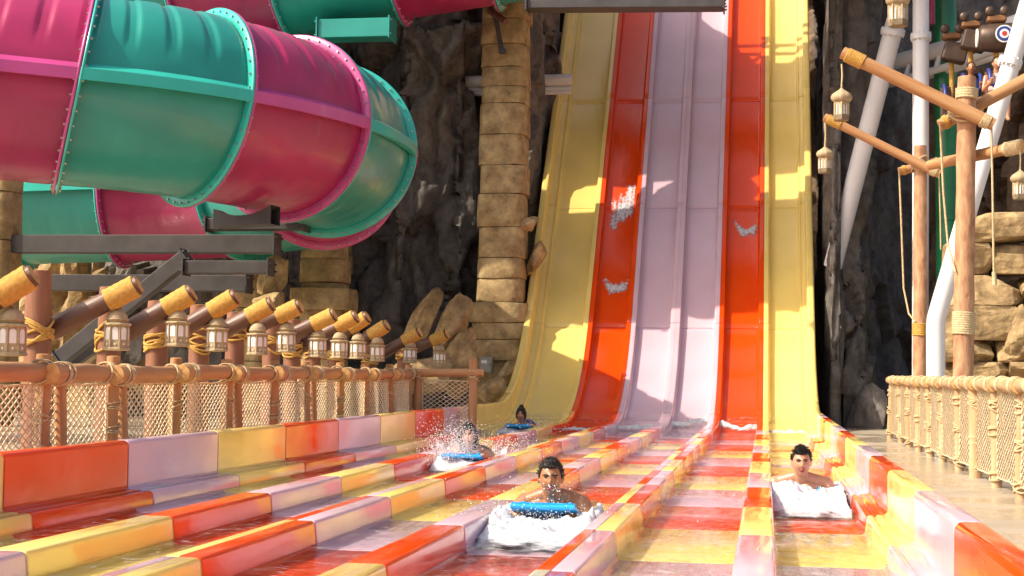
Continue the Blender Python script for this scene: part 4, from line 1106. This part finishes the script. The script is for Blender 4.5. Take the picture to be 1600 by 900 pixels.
def veil(name, label, base, dirv, w_, h_, seed, dens=.62):
    """a torn sheet of thrown water, curling outwards"""
    mb = MB(); rows = []; fv = []; d = Vector(dirv).normalized(); side = d.cross(Zv).normalized()
    for j in range(46):
        t = j/45; row = []
        for k in range(46):
            u = -1+2*k/45; n1 = fbm((u*2.2, t*2, seed), 4)
            hh = h_*(1-.55*u*u)*(1+.35*noise.noise((u*3, seed, 0)))
            p = Vector(base)+side*u*w_*(.55+.6*t)+d*(.10*t+.16*t*t+.07*n1)+Zv*(hh*(t-.35*t*t)*1.45)
            row.append(p); fv.append(dens*(1-t)**.8*(1-abs(u)**3)*(1+.7*n1))
        rows.append(row)
    mb.grid(rows); o = mb.build(name, 'froth'); o['kind'] = 'stuff'; set_froth(o, fv); tag(o, label, 'spray')
veil('water_veil', 'torn sheet of water thrown up on the fence side of the long haired rider', P2+Vector((-.20, -.12, .03)), (-.8, -.6, 0), .24, .42, 3)
veil('water_veil', 'low sheet of water trailing behind the long haired rider', P2+Vector((.12, .9, .03)), (.3, .8, 0), .30, .22, 4, .5)
veil('water_veil', 'small sheet of water on the fence side of the short haired man', P1+Vector((-.26, -.25, .03)), (-.9, -.3, 0), .26, .17, 5, .6)
veil('water_veil', 'small sheet of water on the drop side of the short haired man', P1+Vector((.27, -.2, .03)), (.9, -.2, 0), .26, .16, 6, .6)
def cloud(n, f, rmin, rmax, seed):
    g = random.Random(seed); out = []
    for _ in range(n):
        p = f(g); out.append((p, rmin+(rmax-rmin)*g.random()**3))
    return out
droplets('spray', 'water drops thrown up round the short haired man', cloud(1300, lambda g: P1+Vector((g.gauss(0, .2), g.gauss(-.3, .3), .13+abs(g.gauss(0, .05)))), .0012, .0042, 1)+cloud(260, lambda g: P1+Vector((g.gauss(0, .28), g.gauss(-.2, .3), .12+abs(g.gauss(0, .13)))), .0012, .0048, 11)
         +cloud(60, lambda g: P1+Vector((g.gauss(.03, .05), -.16+g.gauss(0, .03), .30+g.gauss(0, .035))), .0015, .0055, 2))
droplets('spray', 'tall spray of water drops around the long haired rider', cloud(5200, lambda g: P2+Vector((g.gauss(-.14, .15), g.gauss(-.25, .25), .06+abs(g.gauss(.12, .17)))), .0015, .0055, 3)
         +cloud(1100, lambda g: P2+Vector((g.gauss(.0, .09), -.2+g.gauss(0, .06), .28+g.gauss(0, .10))), .002, .006, 4)
         +cloud(1500, lambda g: P2+Vector((g.gauss(.1, .22), 1.4+g.gauss(0, .8), .10+abs(g.gauss(0, .11)))), .002, .006, 5))
droplets('spray', 'water drops scattered over the foam by the bare chested man', cloud(500, lambda g: P4+Vector((g.gauss(0, .18), g.gauss(-.5, .45), .09+abs(g.gauss(0, .03)))), .002, .006, 6))
droplets('spray', 'water drops behind the rider below the yellow drop', cloud(250, lambda g: P3+Vector((g.gauss(.1, .25), .6+g.gauss(0, .5), .10+abs(g.gauss(0, .10)))), .004, .014, 7))

def splash(lane, px, py, w_, h_, seed, label, curved=False):
    """white water sliding over a lane: a thin torn film"""
    best = min((abs((at(px, py, Y=path(s)[0])).z-path(s)[1]), s) for s in [YC+.05*k for k in range(250)])[1]
    xc = at(px, py, Y=path(best)[0]).x; mb = MB(); rows = []; fv = []; x0, x1 = LANE[lane]
    for j in range(60):
        v = -1+2*j/59; row = []
        for k in range(40):
            x = x0+.05+(x1-x0-.1)*k/39; u = (x-xc)/w_
            vv = v-(1.0*u*u if curved else .5*u)+(.15 if curved else .35)*fbm((x*5, v*2, seed), 3)
            e = math.exp(-(u*1.5)**4)*(math.exp(-(vv/.28)**2) if curved else sm(-.9, -.3, vv)*sm(.7, -.1, vv))
            row.append(onslide(x, .006+.03*e*(.5+fbm((x*9, v*5, seed), 2)*.5), best+h_*v)); fv.append(.56*e*((.9+.25*noise.noise((x*16, v*5, seed))) if curved else (.8+.5*noise.noise((x*16, v*2.2, seed)))))
        rows.append(row)
    mb.grid(rows); o = mb.build('white_water', 'froth'); o['kind'] = 'stuff'; set_froth(o, fv); tag(o, label, 'white water')
splash(1, 976, 315, .48, 1.1, 31, 'torn white water running down the left red lane')
splash(1, 962, 452, .45, .6, 32, 'thin curved white water lower on the left red lane', True)
splash(4, 1168, 362, .48, .6, 33, 'curved white water on the right red lane', True)

# ------------------------------------------------------------------ coaster cars under the track, with riders
def coaster_car(c, label, roundel, seed):
    root = empty('coaster_car', c); tag(root, label, 'coaster car', 'coaster cars')
    mb = MB(); mb.box((0, 0, .42), (.34, .26, .13), bevel=.03); mb.build('chassis', 'coaster_rust', root)
    for sg in (-1, 1):
        mb = MB(); mb.lathe([(.001, -.05), (.075, -.05), (.085, -.03), (.085, .03), (.075, .05), (.001, .05)], 16, (sg*.13, -.10, .56), M=Matrix.Rotation(R_(90), 3, 'X')); mb.build('wheel', 'coaster_brown', root)
    mb = MB(); mb.box((0, 0, .30), (.14, .14, .22), bevel=.02); mb.build('hanger', 'coaster_brown', root)
    if roundel:
        mb = MB(); mb.lathe([(.001, -.42), (.18, -.42), (.24, -.34), (.27, -.1), (.27, .2), (.23, .36), (.12, .44), (.001, .45)], 28, (.08, 0, .08), M=Matrix.Rotation(R_(90), 3, 'Y') @ Matrix.Rotation(0, 3, 'Z')); bd = mb.build('barrel', 'coaster_brown', root)
        for k, (rr, mm) in enumerate(((.16, 'roundel_white'), (.135, 'roundel_blue'), (.085, 'roundel_white'), (.045, 'roundel_red'))):
            mb = MB(); y = -.275-.006*k; mb.tube([(.10, y+.06, .10), (.10, y, .10)], rr, 28); mb.build('roundel', mm, bd)
        mb = MB(); mb.tube([(-.34, -.02, .08), (-.36, -.02, .08)], .17, 24); mb.build('end_disc', 'roundel_white', bd)
    else:
        mb = MB(); mb.box((.05, -.06, .10), (.44, .3, .36), Matrix.Rotation(.25, 3, 'Y'), bevel=.03); mb.build('housing', 'coaster_brown', root)
    mb = MB(); mb.tube([(.0, .08, .1), (.02, .10, -.9)], .05, 10); mb.build('seat_post', 'rope_yellow', root)
    mb = MB(); mb.box((0, .10, -.80), (.40, .10, .62), bevel=.04); mb.build('backrest', 'coaster_brown', root)
    mb = MB(); mb.box((0, -.10, -1.12), (.40, .42, .10), bevel=.04); mb.build('seat', 'coaster_brown', root)
    mb = MB(); mb.tube([(-.14, .05, -.50), (-.15, -.2, -.58), (-.14, -.26, -.83), (0, -.28, -.88), (.14, -.26, -.83), (.15, -.2, -.58), (.14, .05, -.50)], .035, 8); mb.build('shoulder_bar', 'roundel_blue', root)
    return root
def seated(c, label, shirt, skin):
    root = empty('person', c); tag(root, label, 'person'); mb = MB(); hc = Vector((0, -.02, .30)); head_parts(mb, hc)
    def limb(pts, rad): mb.tube([Vector(p) for p in pts], rad, 14); mb.ball(pts[0], rad[0], 12, 8); mb.ball(pts[-1], rad[-1], 12, 8)
    limb([(0, 0, .22), (0, .02, .10)], [.055, .06]); mb.ball((0, .02, 0), (.17, .10, .12), 18, 12); mb.tube([(0, .02, .05), (0, .0, -.2), (0, 0, -.38)], [.14, .135, .14], 18); mb.ball((0, 0, -.38), (.17, .14, .1))
    for sg in (-1, 1):
        limb([(sg*.09, -.02, -.40), (sg*.12, -.44, -.36), (sg*.12, -.47, -.78)], [.085, .062, .04]); limb([(sg*.12, -.47, -.8), (sg*.12, -.6, -.83)], [.036, .026])
        limb([(sg*.19, 0, .04), (sg*.24, -.08, -.20), (sg*.15, -.28, -.10)], [.055, .043, .032]); limb([(sg*.15, -.28, -.10), (sg*.13, -.34, -.04)], [.034, .03])
        for q in (-.02, 0, .02): limb([(sg*.13+q, -.34, -.04), (sg*.13+q, -.38, -.02), (sg*.13+q, -.385, -.05)], [.010, .009, .008])
    o = mb.build('body', skin, root); rm = o.modifiers.new('r', 'REMESH'); rm.mode = 'VOXEL'; rm.voxel_size = .012; rm.use_smooth_shade = True
    me = bpy.data.meshes.new_from_object(o.evaluated_get(bpy.context.evaluated_depsgraph_get())); o.modifiers.clear(); o.data = me
    mb = MB(); mb.ball(hc+Vector((0, .016, .022)), (.086, .094, .108), 18, 12); mb.build('hair', 'hair_black', root)
    mb = MB(); mb.tube([(0, .02, .10), (0, .01, -.05), (0, .0, -.30), (0, 0, -.36)], [.12, .19, .165, .172], 20, cap=False); mb.build('shirt', shirt, root)
    return root
cY = 29.0
c1 = at(1557, 66, Y=cY); c2 = at(1517, 74, Y=cY+.4); c3 = at(1487, 92, Y=cY+.8)
coaster_car(c1+Vector((0, 0, .0)), 'brown coaster car with red, white and blue roundel under the track', True, 1)
coaster_car(c2, 'brown coaster car with square housing next to the roundel car', False, 2)
coaster_car(c3, 'brown coaster car at the tail of the hanging train', False, 3)
seated(c1+Vector((-.0, -.02, -.70)), 'coaster rider in pale pink top under the roundel car', 'shirt_pink', 'skin_light')
seated(c2+Vector((0, -.02, -.70)), 'coaster rider in dark top beside the rider in pink', 'shirt_blue', 'skin_tan')
